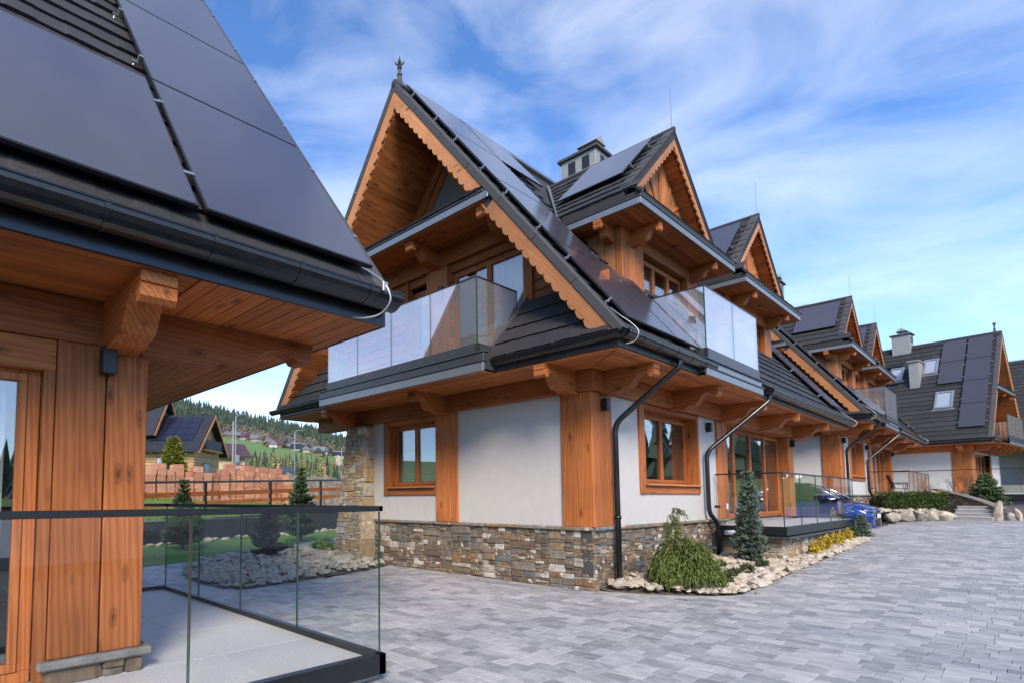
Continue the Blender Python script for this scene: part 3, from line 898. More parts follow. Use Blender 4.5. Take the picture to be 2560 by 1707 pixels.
def buttress(H, y0=6.0, y1=6.85, zt=3.42, zb=0.1):
    """battered stone pillar against the gable wall"""
    rnd = random.Random(77)
    f = lambda z: -.20-.30*(zt-z)/(zt-zb)           # front x
    lo = lambda z: y0-.02*(zt-z); hi = lambda z: y1+.08*(zt-z)/(zt-zb)*2
    core = MB()
    c = [(f(zb)+.05, lo(zb)+.05, zb), (.2, lo(zb)+.05, zb), (.2, hi(zb)-.05, zb), (f(zb)+.05, hi(zb)-.05, zb), (f(zt)+.05, lo(zt)+.05, zt), (.2, lo(zt)+.05, zt), (.2, hi(zt)-.05, zt), (f(zt)+.05, hi(zt)-.05, zt)]
    core.add(c, [(0, 1, 2, 3), (4, 5, 6, 7), (0, 1, 5, 4), (1, 2, 6, 5), (2, 3, 7, 6), (3, 0, 4, 7)])
    pl = core.obj('stone_pillar', MORTAR, H)
    for x0, x1, z0, z1 in pack(1.0, zt-zb, rnd, hmax=.2):
        za, zm, zz = zb+z0, zb+(z0+z1)/2, zb+z1
        w = hi(zm)-lo(zm); a = lo(zm)+w*x0; b = lo(zm)+w*x1
        ob('stone', STP[rnd.randrange(8)], pl, mat4((f(zm)+.05+rnd.uniform(-.02, .01), (a+b)/2, zm), V3((0, -(b-a-.006), 0)), V3((.12, 0, 0)), V3((-.09*(z1-z0-.006), 0, z1-z0-.006))))
    z = zb
    while z < zt-.05:
        h = min(rnd.uniform(.22, .55), zt-z); zm = z+h/2; d = .2-f(zm)
        ob('stone', STP[rnd.randrange(8)], pl, mat4((f(zm)+d/2, lo(zm)+.035, zm), V3((d+.02, 0, 0)), V3((0, .13, 0)), V3((-.09*h, 0, h-.006))))
        z += h
    box_obj('cap_stone', CAPSTONE, pl, -.27, .1, y0-.06, y1+.06, zt, zt+.05, b=.012)
    return pl

# ------------------------------------------------------------------ dormer
DR, DHW, DE = 10.02, 2.59, -.37
DK = .933; DB = math.atan(DK); DC, DS = math.cos(DB), math.sin(DB); DZ = DR-DK*DHW
def dormer(H, xc, panel=True, win=True):
    zmain = lambda y: EZ+(y-EY)*SLOPE
    ymain = lambda z: EY+(z-EZ)/SLOPE
    D = MB()
    fl = (V3((xc-DHW, 3.6, DZ)), V3((0, -1, 0)), V3((DC, 0, DS)), V3((-DS, 0, DC)))
    fr = (V3((xc+DHW, -.08, DZ)), V3((0, 1, 0)), V3((-DC, 0, DS)), V3((DS, 0, DC)))
    SL_ = DHW/DC
    for s in (-1, 1):
        xe = xc+s*DHW; yb, yt = ymain(DZ-.2), ymain(DR-.2)
        top = [(xe, -.08, DZ), (xc, -.08, DR), (xc, yt, DR), (xe, yb, DZ)]
        D.prism(top, (0, 0, -.20))
    D.prism([(xc-DHW, DE, DZ-.12), (xc+DHW, DE, DZ-.12), (xc+1.9, .32, DZ+.40), (xc-1.9, .32, DZ+.40)], (0, 0, -.05))
    roof = D.obj('dormer_roof', TILE_BASE, H)
    def spL(v):
        z = DZ+v*DS; y1 = ymain(z)+.12; y0 = DE+.02 if v < .38 else -.08
        return (3.6-y1, 3.6-y0)
    tile_field(roof, fl, 9, spL, rh=SL_/9.6, wt=1.1)
    def spR(v):
        z = DZ+v*DS; return (0.0, ymain(z)+.2)
    for fr_, sgn in ((fl, 1), (fr, -1)):
        T = frame(*fr_); a = 3.68 if fr_ is fl else 0.0; si = -1 if fr_ is fl else 1
        k = 3
        for i in range(k):
            v0, v1 = .30+(SL_-.28)*i/k, .30+(SL_-.28)*(i+1)/k
            MB().cbox(min(a, a+si*.2), max(a, a+si*.2), v0+.003, v1-.003, -.09, .035, b=.008, T=T).obj('verge_cap', VERGE, roof)
        # bargeboard
        m = MB(); V = []; n = 96; a0 = a+si*.015; per = .20
        for i in range(n+1):
            v = .42+(SL_-.42)*i/n; e = -.26-.06*abs(math.sin(PI*(v-.42)/per))**.7
            va = min(v, SL_-.11*DS/DC); vb = min(v, SL_+e*DS/DC)
            V += [T(a0, va, -.11), T(a0, vb, e), T(a0+si*.04, vb, e), T(a0+si*.04, va, -.11)]
        F = []
        for i in range(n):
            p, q = 4*i, 4*i+4; F += [(p, q, q+1, p+1), (p+1, q+1, q+2, p+2), (p+2, q+2, q+3, p+3), (p+3, q+3, q, p)]
        m.add(V, F).obj('bargeboard', WLA if fr_ is fl else WLB, H)
        s = MB().box(min(a+si*.1, a+si*.42), max(a+si*.1, a+si*.42), .45, SL_-.2, -.225, -.215, T=T).obj('rake_soffit', WDY, H)
        planks(s, 'soffit_board', T, min(a+si*.1, a+si*.42), max(a+si*.1, a+si*.42), .46, SL_-.25, -.245, -.226, .15, WDY)
    MB().tube([(xc, -.09, DR+.02), (xc, ymain(DR), DR+.02)], .06, 8).obj('ridge_cap', VERGE, roof)
    # front apron tiles
    ka = math.atan2(.52, .69); afr = (V3((0, DE-.02, DZ-.11)), V3((1, 0, 0)), V3((0, math.cos(ka), math.sin(ka))), V3((0, -math.sin(ka), math.cos(ka))))
    tile_field(roof, afr, 2, lambda v: (xc-DHW+.02+v*.9, xc+DHW-.02-v*.9), wt=1.0)
    for s in (-1, 1):
        MB().cbox(-.05, .05, -.07, .62, -.03, .055, b=.02, T=frame((xc+s*(DHW+.01), DE-.02, DZ-.09), V3((.6, s*.8, 0)).normalized() if s > 0 else V3((.6, -.8, 0)).normalized(), V3((-s*.70, .52, .42)).normalized())).obj('hip_cap', VERGE, roof)
    # fascia
    zf = DZ-.354
    for nm, mt, z0, z1, o in (('fascia', FASCIA, zf, zf+.135, 0), ('fascia', FASCIA_DK, zf+.137, zf+.175, .018), ('fascia', TILE_BASE, zf+.177, DZ-.10, .008)):
        box_obj(nm, mt, H, xc-DHW-o, xc+DHW+o, DE-.03-o, DE, z0, z1)
        for s in (-1, 1):
            xe = xc+s*DHW; box_obj(nm, mt, H, min(xe, xe-s*.03)-(o if s < 0 else 0), max(xe, xe-s*.03)+(o if s > 0 else 0), DE+.001, ymain(z0)+.1, z0+.001, z1-.001)
    # soffit
    s = box_obj('dormer_soffit', WDX, H, xc-DHW+.03, xc+DHW-.03, DE, .33, zf+.02, zf+.035)
    planks(s, 'soffit_board', lambda a, b, c: V3((a, b, c)), xc-DHW+.03, xc+DHW-.03, DE, .32, zf-.002, zf+.018, .115, WDX)
    yb = ymain(zf)
    s = box_obj('dormer_soffit', WDY, H, xc-DHW+.03, xc-1.98, .34, yb+.05, zf+.02, zf+.035)
    planks(s, 'soffit_board', lambda a, b, c: V3((b, a, c)), .33, yb+.02, xc-DHW+.03, xc-2.0, zf-.002, zf+.018, .115, WDY)
    # gable wall: vertical boards, rays
    gw = MB().prism([(xc-1.75, .34, DZ+.35), (xc+1.75, .34, DZ+.35), (xc, .34, DR-.25)], (0, .06, 0)).obj('dormer_gable', WLZ, H)
    for i in range(-5, 6):
        x = i*.30; zt = DR-.32-abs(x)*DK; 
        if zt-DZ-.30 > .1: MB().prism([(xc+x-.145, .315, DZ+.33), (xc+x+.145, .315, DZ+.33), (xc+x+.145, .315, DR-.30-abs(x+.145)*DK), (xc+x-.145, .315, DR-.30-abs(x-.145)*DK)], (0, .024, 0)).obj('board', WLZ, gw)
    for a in (-58, -32, 0, 32, 58):
        r = math.radians(a); L = 1.15 if abs(a) < 40 else 1.25
        MB().cbox(-.035, .035, .15, L, 0, .03, b=.01, T=frame((xc, .31, DZ+.42), (math.cos(r), 0, -math.sin(r)), (math.sin(r), 0, math.cos(r)), (0, -1, 0))).obj('ray', WZ, gw)
    # body: posts, beam, cheeks, window
    for x0, x1 in ((-2.02, -1.04), (1.33, 2.02)):
        k = 3 if x1-x0 > .8 else 2; w = (x1-x0)/k
        for i in range(k):
            a = xc+x0+i*w; zb = zmain(.3)-1.9 if (x0 < 0) else zmain(.3)-.3
            box_obj('post_board', WZ, H, a+.003, a+w-.003, .27+.012*(i % 2), .42, zb, zf-.003, b=.008)
    box_obj('beam', WX, H, xc-1.04, xc+1.33, .27, .42, zf-.30, zf-.003, b=.01)
    for s in (-1, 1):
        y = .42; ck = None
        while y < yb:
            y2 = min(y+.24, yb+.05)
            x = xc+s*2.02
            m = MB().prism([(x, y+.002, zmain(y)-.5), (x, y2-.002, zmain(y2)-.5), (x, y2-.002, zf), (x, y+.002, zf)], (-s*.05, 0, 0))
            o = m.obj('cheek_board', WLZ if s < 0 else WZ, H); y = y2  # left cheek coloured as sunlit wood, right cheek in plain post wood
    T = lambda a, b, c: V3((xc-1.04+a, .33-b, 0))+V3((0, 0, zmain(.3)-1.85+c))
    hgt = zf-.30-(zmain(.3)-1.85)
    window(H, lambda a, b, c: V3((xc-1.04+a, .33-b, zmain(.3)-1.85+c)), 2.37, hgt, [.82, 1.6], WZ, depth=.10, curtain=[(.2, 1.0, CURTAIN)], name='dormer_window')
    bracket(H, (xc-2.0, .50, zf-.004), (-1, 0), L=.60, th=.16, hs=.85)
    for x in (-1.53, 1.53): bracket(H, (xc+x, .27, zf-.004), (0, -1), L=.60, th=.16, hs=.85)
    MB().lathe([(.0, .0), (.05, .0), (.055, -.012), (.0, -.012)], (xc-.1, -.02, zf-.003), 12).obj('spotlight', BLACK, H)
    rod(H, (xc, -.02, DR), 1.05)
    if panel: solar_panel(roof, (fl[0], fl[1], fl[2], fl[3]), 1.80, 3.36, 1.0, 3.15)
    return roof

# ------------------------------------------------------------------ the chalet (house 2 / 3)
X1, WX1, WY1 = 14.96, 12.40, 6.90
DX = (3.97, 10.0)
def chalet(root, full=True, seed=1):
    H = root
    # walls -----------------------------------------------------------
    m = MB()
    for d in ((.3, 2.0, 0, .3, 1.1, 3.7), (2.0, 4.68, 0, .3, 1.1, 1.86), (2.0, 4.68, 0, .3, 3.40, 3.7), (4.68, 6.5, 0, .3, 1.1, 3.7), (6.5, 11.95, .02, .3, 3.503, 3.7), (11.95, WX1, 0, .3, 1.1, 3.7),
              (0, .3, .3, 3.75, 1.1, 3.7), (0, .3, 3.75, 5.36, 1.1, 1.86), (0, .3, 3.75, 5.36, 3.40, 3.7), (0, .3, 5.36, WY1, 1.1, 3.7), (.3, WX1, WY1-.3, WY1, 1.1, 3.7), (WX1-.3, WX1, .3, WY1-.3, 1.1, 3.7)):
        m.box(*d)
    m.obj('wall', PLASTER, H)
    m = MB(); m.box(.02, WX1-.02, .02, WY1-.02, .0, 1.0); m.box(.31, WX1-.31, .31, WY1-.31, 1.001, 1.05); m.obj('floor_slab', CONCRETE, H)
    MB().box(-.0, WX1, 0, WY1+.6, 3.92, 4.02).obj('ceiling_slab', CONCRETE, H)
    # plinth ----------------------------------------------------------
    stone_wall(H, 'stone_plinth', lambda a, b, c: V3((-b, WY1-.15-a, c)), WY1-.15, -.12, 1.155, seed*10+1)
    stone_wall(H, 'stone_plinth', lambda a, b, c: V3((a, -b, c)), 6.55, -.05, 1.085, seed*10+2)
    buttress(H)
    # posts -----------------------------------------------------------
    def vboards(xa, xb, ya, yb, face, ws, z0=1.10, z1=3.49, d=.045):
        p = xa if face == 'y' else ya
        for i, w in enumerate(ws):
            e = .006*(i % 2)
            if face == 'y': box_obj('post_board', WZ, H, p+.002, p+w-.002, ya-e, yb, z0, z1, b=.008)
            else: box_obj('post_board', WZ, H, xa-e, xb, p+.002, p+w-.002, z0, z1, b=.008)
            p += w
    vboards(-.04, .02, -.04, .57, 'x', (.30, .31)); vboards(.022, .69, -.04, .02, 'y', (.20, .24, .228))
    vboards(-.05, .0, 3.09, 3.74, 'x', (.20, .22, .23))
    MB().box(-.052, -.049, 3.30, 3.31, 1.35, 3.2).obj('post_groove', DARKROOM, H)
    vboards(5.87, 6.5, -.05, .28, 'y', (.30, .33), z0=1.10); vboards(11.90, WX1+.02, -.05, .28, 'y', (.26, .26), z0=1.02)
    # beams -----------------------------------------------------------
    box_obj('beam', WY, H, -.13, .28, -.14, 8.3, 3.492, SOF-.024, b=.015)
    box_obj('beam', WX, H, .285, 13.9, -.14, .28, 3.492, SOF-.024, b=.015)
    # windows ---------------------------------------------------------
    window(H, lambda a, b, c: V3((-b, 5.36-a, 1.86+c)), 1.61, 1.54, [.805], WZ, depth=.17, blind=.56)
    window(H, lambda a, b, c: V3((2.0+a, -b, 1.86+c)), 2.68, 1.54, [1.34], WZ, depth=.22, curtain=[(1.85, 2.6, CURTAIN_BR), (.1, .35, CURTAIN_BR)], swag=True)
    window(H, lambda a, b, c: V3((6.52+a, -b, 1.05+c)), 5.36, 2.45, [1.30, 2.65, 3.95], WZ, depth=.22, curtain=[(4.1, 5.2, CURTAIN_BR), (.2, .7, CURTAIN_BR)], name='patio_door', swag=True)
    # surrounds
    for y0, y1 in ((5.33, 5.53),): box_obj('window_surround', WZ, H, -.045, .19, y0, y1, 1.69, 3.485)
    box_obj('window_surround', WY, H, -.035, .05, 3.745, 5.328, 1.69, 1.845); box_obj('window_surround', WY, H, -.03, .19, 3.745, 5.328, 3.39, 3.485)
    box_obj('window_sill', WLY, H, -.10, .19, 3.78, 5.36, 1.85, 1.885)
    for x0, x1 in ((1.79, 2.01), (4.67, 4.75)): box_obj('window_surround', WZ, H, x0, x1, -.045, .235, 1.69, 3.485)
    box_obj('window_surround', WX, H, 2.012, 4.668, -.035, .05, 1.69, 1.845); box_obj('window_surround', WX, H, 2.012, 4.668, -.03, .235, 3.39, 3.485)
    box_obj('window_sill', WLX, H, 1.93, 4.70, -.10, .23, 1.85, 1.885)
    wall_lamp(H, V3((.33, -.045, 3.27)), (0, -1)); wall_lamp(H, V3((5.33, 0, 3.27)), (0, -1)); wall_lamp(H, V3((12.15, -.05, 3.30)), (0, -1))
    # soffits ---------------------------------------------------------
    s = box_obj('eave_soffit', WDX, H, -1.02, 14.9, -1.05, -.0, SOF+.002, SOF+.012)
    planks(s, 'soffit_board', lambda a, b, c: V3((a, b, c)), lambda c: c+.0, 14.9, -1.05, -.0, SOF-.022, SOF, .118, WDX)
    planks(s, 'soffit_board', lambda a, b, c: V3((a, b, c)), 2.05, 5.2, -1.20, -1.055, SOF-.022, SOF, .118, WDX)
    s = box_obj('eave_soffit', WDY, H, -1.05, -.0, -1.02, 9.0, SOF+.0135, SOF+.02)
    planks(s, 'soffit_board', lambda a, b, c: V3((b, a, c)), lambda c: c, 8.9, -1.05, 0, SOF-.022, SOF, .118, WDY)
    planks(s, 'soffit_board', lambda a, b, c: V3((b, a, c)), 1.26, 6.30, -1.39, -1.055, SOF-.022, SOF, .112, WDY)
    box_obj('eave_soffit', WDX, H, 0.0, 14.9, WY1, 8.9, SOF-.01, SOF); box_obj('eave_soffit', WDY, H, WX1, 14.9, 0.0, WY1, SOF-.01, SOF)
    # brackets --------------------------------------------------------
    for x in (.36, 3.25, 6.15, 9.0, 12.25): bracket(H, (x, -.12, SOF-.024), (0, -1), L=.90)
    for y in (.30, 3.42, 6.62): bracket(H, (-.11, y, SOF-.024), (-1, 0), L=.98)
    bracket(H, (.1, 6.95, SOF-.024), (0, 1), L=1.3, th=.2)
    # roof ------------------------------------------------------------
    m = MB(); T = frame(*RS)
    vb = (.3-EY)/CA
    m.box(-1.05, 1.98, 0, SLEN, -.30, 0, T=T); m.box(1.98, 14.9, vb, SLEN, -.30, 0, T=T); m.box(5.27, 14.9, 0, vb, -.30, -.001, T=T)
    m.box(-1.05, 14.9, 0, SLEN, -.30, 0, T=frame(*LS))
    roof = m.obj('roof', TILE_BASE, H)
    gable_end(H, roof)
    verge(roof, RS, X1, -1, 0.0, SLEN); verge(roof, LS, X1, -1, 0.0, SLEN)
    def skip(p):
        for xc in DX:
            dx = abs(p.x-xc)
            if dx < 2.0 and p.y > .35: return True
            if dx < DHW-.1 and DR-DK*dx > p.z+.25 and p.z > 7.5: return True
        if 2.02 < p.x < 5.25 and p.y < .3: return True
        return False
    tile_field(roof, RS, 23, lambda v: [(-.92, 1.98), (1.98, 5.27), (5.27, 14.8)], skip=skip)
    # back slope: stepped courses, one piece
    m = MB(); TL = frame(*LS)
    for r in range(23): m.add([TL(x, r*RH, z) for x in (-.92, 14.8) for z in (0, .04)]+[TL(-.92, (r+1)*RH, .008), TL(14.8, (r+1)*RH, .008)], [(0, 2, 3, 1), (1, 3, 5, 4)])
    m.obj('back_roof_courses', TILE, roof)
    MB().tube([(-1.1, RY, RZ+.0), (14.95, RY, RZ+.0)], .09, 8).obj('ridge_cap', VERGE, roof)
    MB().tube([(-1.0, RY, RZ+.16), (5, RY, RZ+.17), (6.9, RY, RZ+.15)], .008, 5).obj('lightning_wire', STEEL, roof)
    finial(roof, (-.92, RY, RZ+.1), .72); rod(roof, (-1.09, RY, RZ+.05), .95)
    chimney(roof, 6.75, 7.55, 3.3, 4.5, 9.0, 12.45)
    rod(roof, (6.72, 4.55, 11.4), 2.2)
    chimney(roof, 12.6, 13.2, 3.5, 4.3, 9.5, 12.1)
    for xc in DX: dormer(H, xc)
    # valley flashing on the first dormer
    for xc in DX:
        z0 = DZ-.1
        a = V3((xc-DHW, EY+(z0-EZ)/SLOPE, z0)); b = V3((xc, EY+(DR-EZ)/SLOPE, DR))
        n = V3((0, -SA, CA)); w = V3((-.16, 0, 0))
        MB().prism([a+n*.06, b+n*.06, b+w+n*.06, a+w+n*.06], n*.01).obj('valley_flashing', FASCIA, roof)
    # solar panels on the street slope
    PW, PHt = 1.74, 2.05
    for i in range(4): solar_panel(roof, RS, -.86, .88, .18+i*PHt, .18+(i+1)*PHt)
    solar_panel(roof, RS, .90, 2.62, .18+3*PHt, .18+4*PHt); solar_panel(roof, RS, .90, 1.96, .18, .18+PHt)
    for i in range(2): solar_panel(roof, RS, 12.75, 14.45, .35+i*PHt, .35+(i+1)*PHt)
    # cables
    c0 = V3((-1.0, -1.10, 4.55))
    MB().tube(curve([(-.98, -.92, 4.52), (-1.0, -1.08, 4.36), (-.96, -1.24, 4.20), (-.95, -1.33, 4.06), (-.97, -1.28, 3.93), (-1.02, -1.16, 3.90)]), .009, 6).obj('earthing_cable', STEEL, roof, smooth=True)
    MB().tube(curve([(14.4, -.9, 4.5), (14.6, -1.15, 4.25), (14.65, -1.33, 4.05), (14.6, -1.22, 3.92)]), .009, 6).obj('earthing_cable', STEEL, roof, smooth=True)
    # gutters, fascia, pipes --------------------------------------------
    gutter(H, (-1.11, -1.17, 4.09), (2.42, -1.17, 4.09), caps=(False, True)); gutter(H, (5.88, -1.17, 4.08), (X1, -1.17, 4.06))
    box_obj('eave_fascia', FASCIA_DK, H, -1.05, 2.2, -1.075, -1.05, 3.895, 4.09); box_obj('eave_fascia', FASCIA_DK, H, 5.27, 14.9, -1.075, -1.05, 3.895, 4.09)
    downpipe(H, [(.95, -1.15, 4.03), (.95, -1.15, 3.86), (.62, -.13, 2.95), (.62, -.13, 0.08)])
    downpipe(H, [(5.98, -1.15, 4.02), (5.98, -1.15, 3.84), (4.98, -.11, 2.66), (4.98, -.11, 1.25), (5.28, -.19, 1.02), (5.28, -.19, .22)])
    # balcony in front of the first dormer --------------------------------
    bal = box_obj('balcony_slab', FASCIA_DK, H, 2.0, 5.25, -1.18, .33, 4.05, 4.22)
    for o, z0, z1, mt in ((0, 3.86, 4.0, FASCIA), (.02, 4.0, 4.03, FASCIA_DK), (-.02, 4.03, 4.16, FASCIA), (.02, 4.16, 4.19, FASCIA_DK)):
        box_obj('balcony_fascia', mt, H, 2.0-o, 5.25+o, -1.23-o, -1.19, z0, z1)
    for x in (2.0, 5.21): box_obj('balcony_fascia', FASCIA_DK, H, x, x+.04, -1.185, .3, 3.92, 4.2)
    railing(H, 'balcony_railing', [((2.04, .25), (2.04, -1.21), []), ((2.04, -1.21), (5.02, -1.21), [1.48]), ((5.02, -1.21), (5.02, .25), [])], 4.32, 5.54, GLASS_BALC, channel=(.06, 4.19), rail=.022)

    # terrace ------------------------------------------------------------
    ts = MB().box(5.72, 12.75, -1.34, -.055, .74, .86).obj('terrace_slab', FASCIA_DK, H)
    for i in range(6):
        for j in range(2): box_obj('slab', GRANITE, ts, 5.7+i*1.18+.003, 5.7+(i+1)*1.18-.003, -1.36+j*.65+.003, -1.36+(j+1)*.65-.003, .93, .96, b=.004)
    box_obj('terrace_edge', FASCIA_DK, H, 5.50, 12.95, -1.52, -1.40, .70, .74); box_obj('terrace_edge', FASCIA_DK, H, 5.50, 5.62, -1.395, -.06, .70, .74)
    box_obj('terrace_edge', BLACK, H, 5.56, 12.9, -1.46, -1.38, .765, .96); box_obj('terrace_edge', BLACK, H, 5.56, 5.64, -1.375, -.06, .765, .96)
    railing(H, 'terrace_railing', [((5.62, -.06), (5.62, -1.40), []), ((5.62, -1.40), (12.86, -1.40), [1.42, 2.86, 4.3, 5.75])], .96, 2.15, GLASS_RAIL, rail=.03)
    stone_wall(H, 'terrace_wall', lambda a, b, c: V3((5.72+a, -1.32-b, c)), 7.0, -.05, .75, seed*10+5, cap=False, meshes=STP)
    stone_wall(H, 'terrace_wall', lambda a, b, c: V3((5.70-b, -.10-a, c)), 1.22, -.05, .75, seed*10+6, cap=False, meshes=STP)
    if full:
        MB().tube([(5.35, -.32, .80), (5.55, -.42, .80)], .055, 14).obj('drain_pipe_stub', WHITE, H)
        box_obj('outdoor_socket', WHITE, H, 6.28, 6.36, -.075, -.05, 1.32, 1.46)
# ------------------------------------------------------------------ houses
h2 = empty('chalet', (0, 0, 0), label='large timber chalet in the centre with scalloped gable, glass balcony and stone plinth', cat='house')
chalet(h2)
index_kids()
h3 = copy_tree(h2)
h3.location = (19.25, 0, .62)
h3['label'] = 'timber chalet in the middle of the row, just behind the blue car'

# --- near house on the left, only its far end is in view
def near_house():
    H = empty('chalet', (-19.95, 0, -.62), label='near timber chalet on the left with big solar panels on its overhanging roof', cat='house')
    XE = 14.28
    m = MB()
    for d in ((0, 8.6, 0, .3, .5, 3.7), (8.6, 11.72, .08, .3, 3.30, 3.7), (WX1-.3, WX1, .3, WY1, .5, 3.7), (0, WX1, WY1-.3, WY1, .5, 3.7)): m.box(*d)
    m.obj('wall', PLASTER, H)
    MB().box(.02, WX1-.02, .02, WY1-.02, 0, .84).obj('floor_slab', CONCRETE, H)
    MB().box(0, WX1, 0, WY1, 3.92, 4.02).obj('ceiling_slab', CONCRETE, H)
    # corner post of wide boards on a stone foot
    for x0, x1, e in ((11.71, 12.066, 0), (12.078, 12.40, .004)): box_obj('post_board', WZ, H, x0, x1, -.05-e, .02, 1.0, 3.49, b=.008)
    box_obj('post_board', WZ, H, 11.72, 12.39, .022, .30, 1.0, 3.49); 
    box_obj('cap_stone', CAPSTONE, H, 11.64, 12.48, -.115, .4, .93, .998, b=.018)
    for x0, x1, z0, z1 in ((11.69, 12.10, .80, .93), (12.105, 12.27, .87, .93), (12.105, 12.27, .80, .868), (12.275, 12.41, .80, .93)):
        ob('stone', ST[random.randrange(8)], H, mat4(((x0+x1)/2, .05, (z0+z1)/2), V3((x1-x0, 0, 0)), V3((0, .26, 0)), V3((0, 0, z1-z0))))
    window(H, lambda a, b, c: V3((8.62+a, -b, .84+c)), 3.0, 2.46, [1.5], WZ, fw=.09, depth=.06, curtain=[(1.6, 2.8, CURTAIN), (.1, .6, CURTAIN)], name='patio_door')
    box_obj('door_surround', WZ, H, 11.625, 11.705, -.03, .06, .84, 3.42); box_obj('door_surround', WX, H, 8.4, 11.705, -.035, .06, 3.24, 3.485)
    box_obj('beam', WX, H, 0, 12.40, -.06, .28, 3.492, SOF-.024, b=.012)
    box_obj('beam', WY, H, 12.15, 12.43, .285, 8.2, 3.492, SOF-.024, b=.012)
    bracket(H, (12.40, .02, SOF-.024), (1, 0), L=1.68, th=.2, hs=1.0)
    bracket(H, (12.16, -.05, SOF-.024), (0, -1), L=.96, th=.26, hs=1.02)
    bracket(H, (12.40, 3.4, SOF-.024), (1, 0), L=.9); bracket(H, (12.40, 6.7, SOF-.024), (1, 0), L=.9)
    wall_lamp(H, V3((12.06, -.055, 3.36)), (0, -1))
    s = box_obj('eave_soffit', WDX, H, 0, 12.45, -1.05, 0.0, SOF+.002, SOF+.012)
    planks(s, 'soffit_board', lambda a, b, c: V3((a, b, c)), 6.0, 12.44, -1.05, 0.0, SOF-.022, SOF, .118, WDX)
    s = box_obj('eave_soffit', WDY, H, 12.452, XE-.06, -1.05, 8.9, SOF+.002, SOF+.012)
    planks(s, 'soffit_board', lambda a, b, c: V3((b, a, c)), -1.05, 8.9, 12.452, XE-.06, SOF-.022, SOF, .15, WDY)
    box_obj('eave_fascia', GUTTER, H, 0, XE-.03, -1.078, -1.052, 3.852, 4.09); box_obj('eave_fascia', FASCIA_DK, H, XE-.058, XE-.03, -1.05, 8.9, 3.852, 4.09)
    gutter(H, (2.0, -1.19, 4.09), (XE-.03, -1.19, 4.10), r=.135, strap=.72)
    m = MB()
    for fr in (RS, LS): m.box(-1.0, XE-.05, 0, SLEN, -.30, 0, T=frame(*fr))
    roof = m.obj('roof', TILE_BASE, H)
    verge(roof, RS, XE, -1, 0.0, SLEN+.02, dp=.17); verge(roof, LS, XE, -1, 0.0, SLEN+.02)
    tile_field(roof, RS, 23, lambda v: (8.6, XE-.16))
    m = MB(); T = frame(*RS)
    for r in range(23): m.add([T(x, r*RH, z) for x in (-.92, 8.6) for z in (0, .04)]+[T(-.92, (r+1)*RH, .008), T(8.6, (r+1)*RH, .008)], [(0, 2, 3, 1), (1, 3, 5, 4)])
    m.obj('roof_courses', TILE, roof)
    MB().tube([(-1.0, RY, RZ), (XE, RY, RZ)], .09, 8).obj('ridge_cap', VERGE, roof)
    for i in range(3): solar_panel(roof, RS, 12.44, 14.07, .22+i*2.28, .22+(i+1)*2.28)
    solar_panel(roof, RS, 10.68, 12.40, .22, 2.46); solar_panel(roof, RS, 8.9, 10.64, .22, 2.46)
    MB().tube(curve([(13.92, -.98, 4.42), (13.98, -1.16, 4.30), (14.02, -1.335, 4.14), (14.05, -1.375, 3.99), (14.01, -1.29, 3.88), (13.92, -1.17, 3.85), (13.85, -1.06, 3.87)]), .0095, 6).obj('earthing_cable', STEEL, roof, smooth=True)
    MB().cbox(-.03, .03, -.02, .02, -.05, .04, T=frame((14.02, -1.33, 4.12), (1, 0, 0), (0, 1, 0), (0, 0, 1))).obj('cable_clip', STEEL, roof)
    # gable wall on the far side
    MB().prism([(12.3, yy, zz) for yy, zz in ((.2, 4.0), (7.6, 4.0), (RY, RZ-.6))], (.1, 0, 0)).obj('gable_wall', WY, H)
    return H
h1 = near_house()

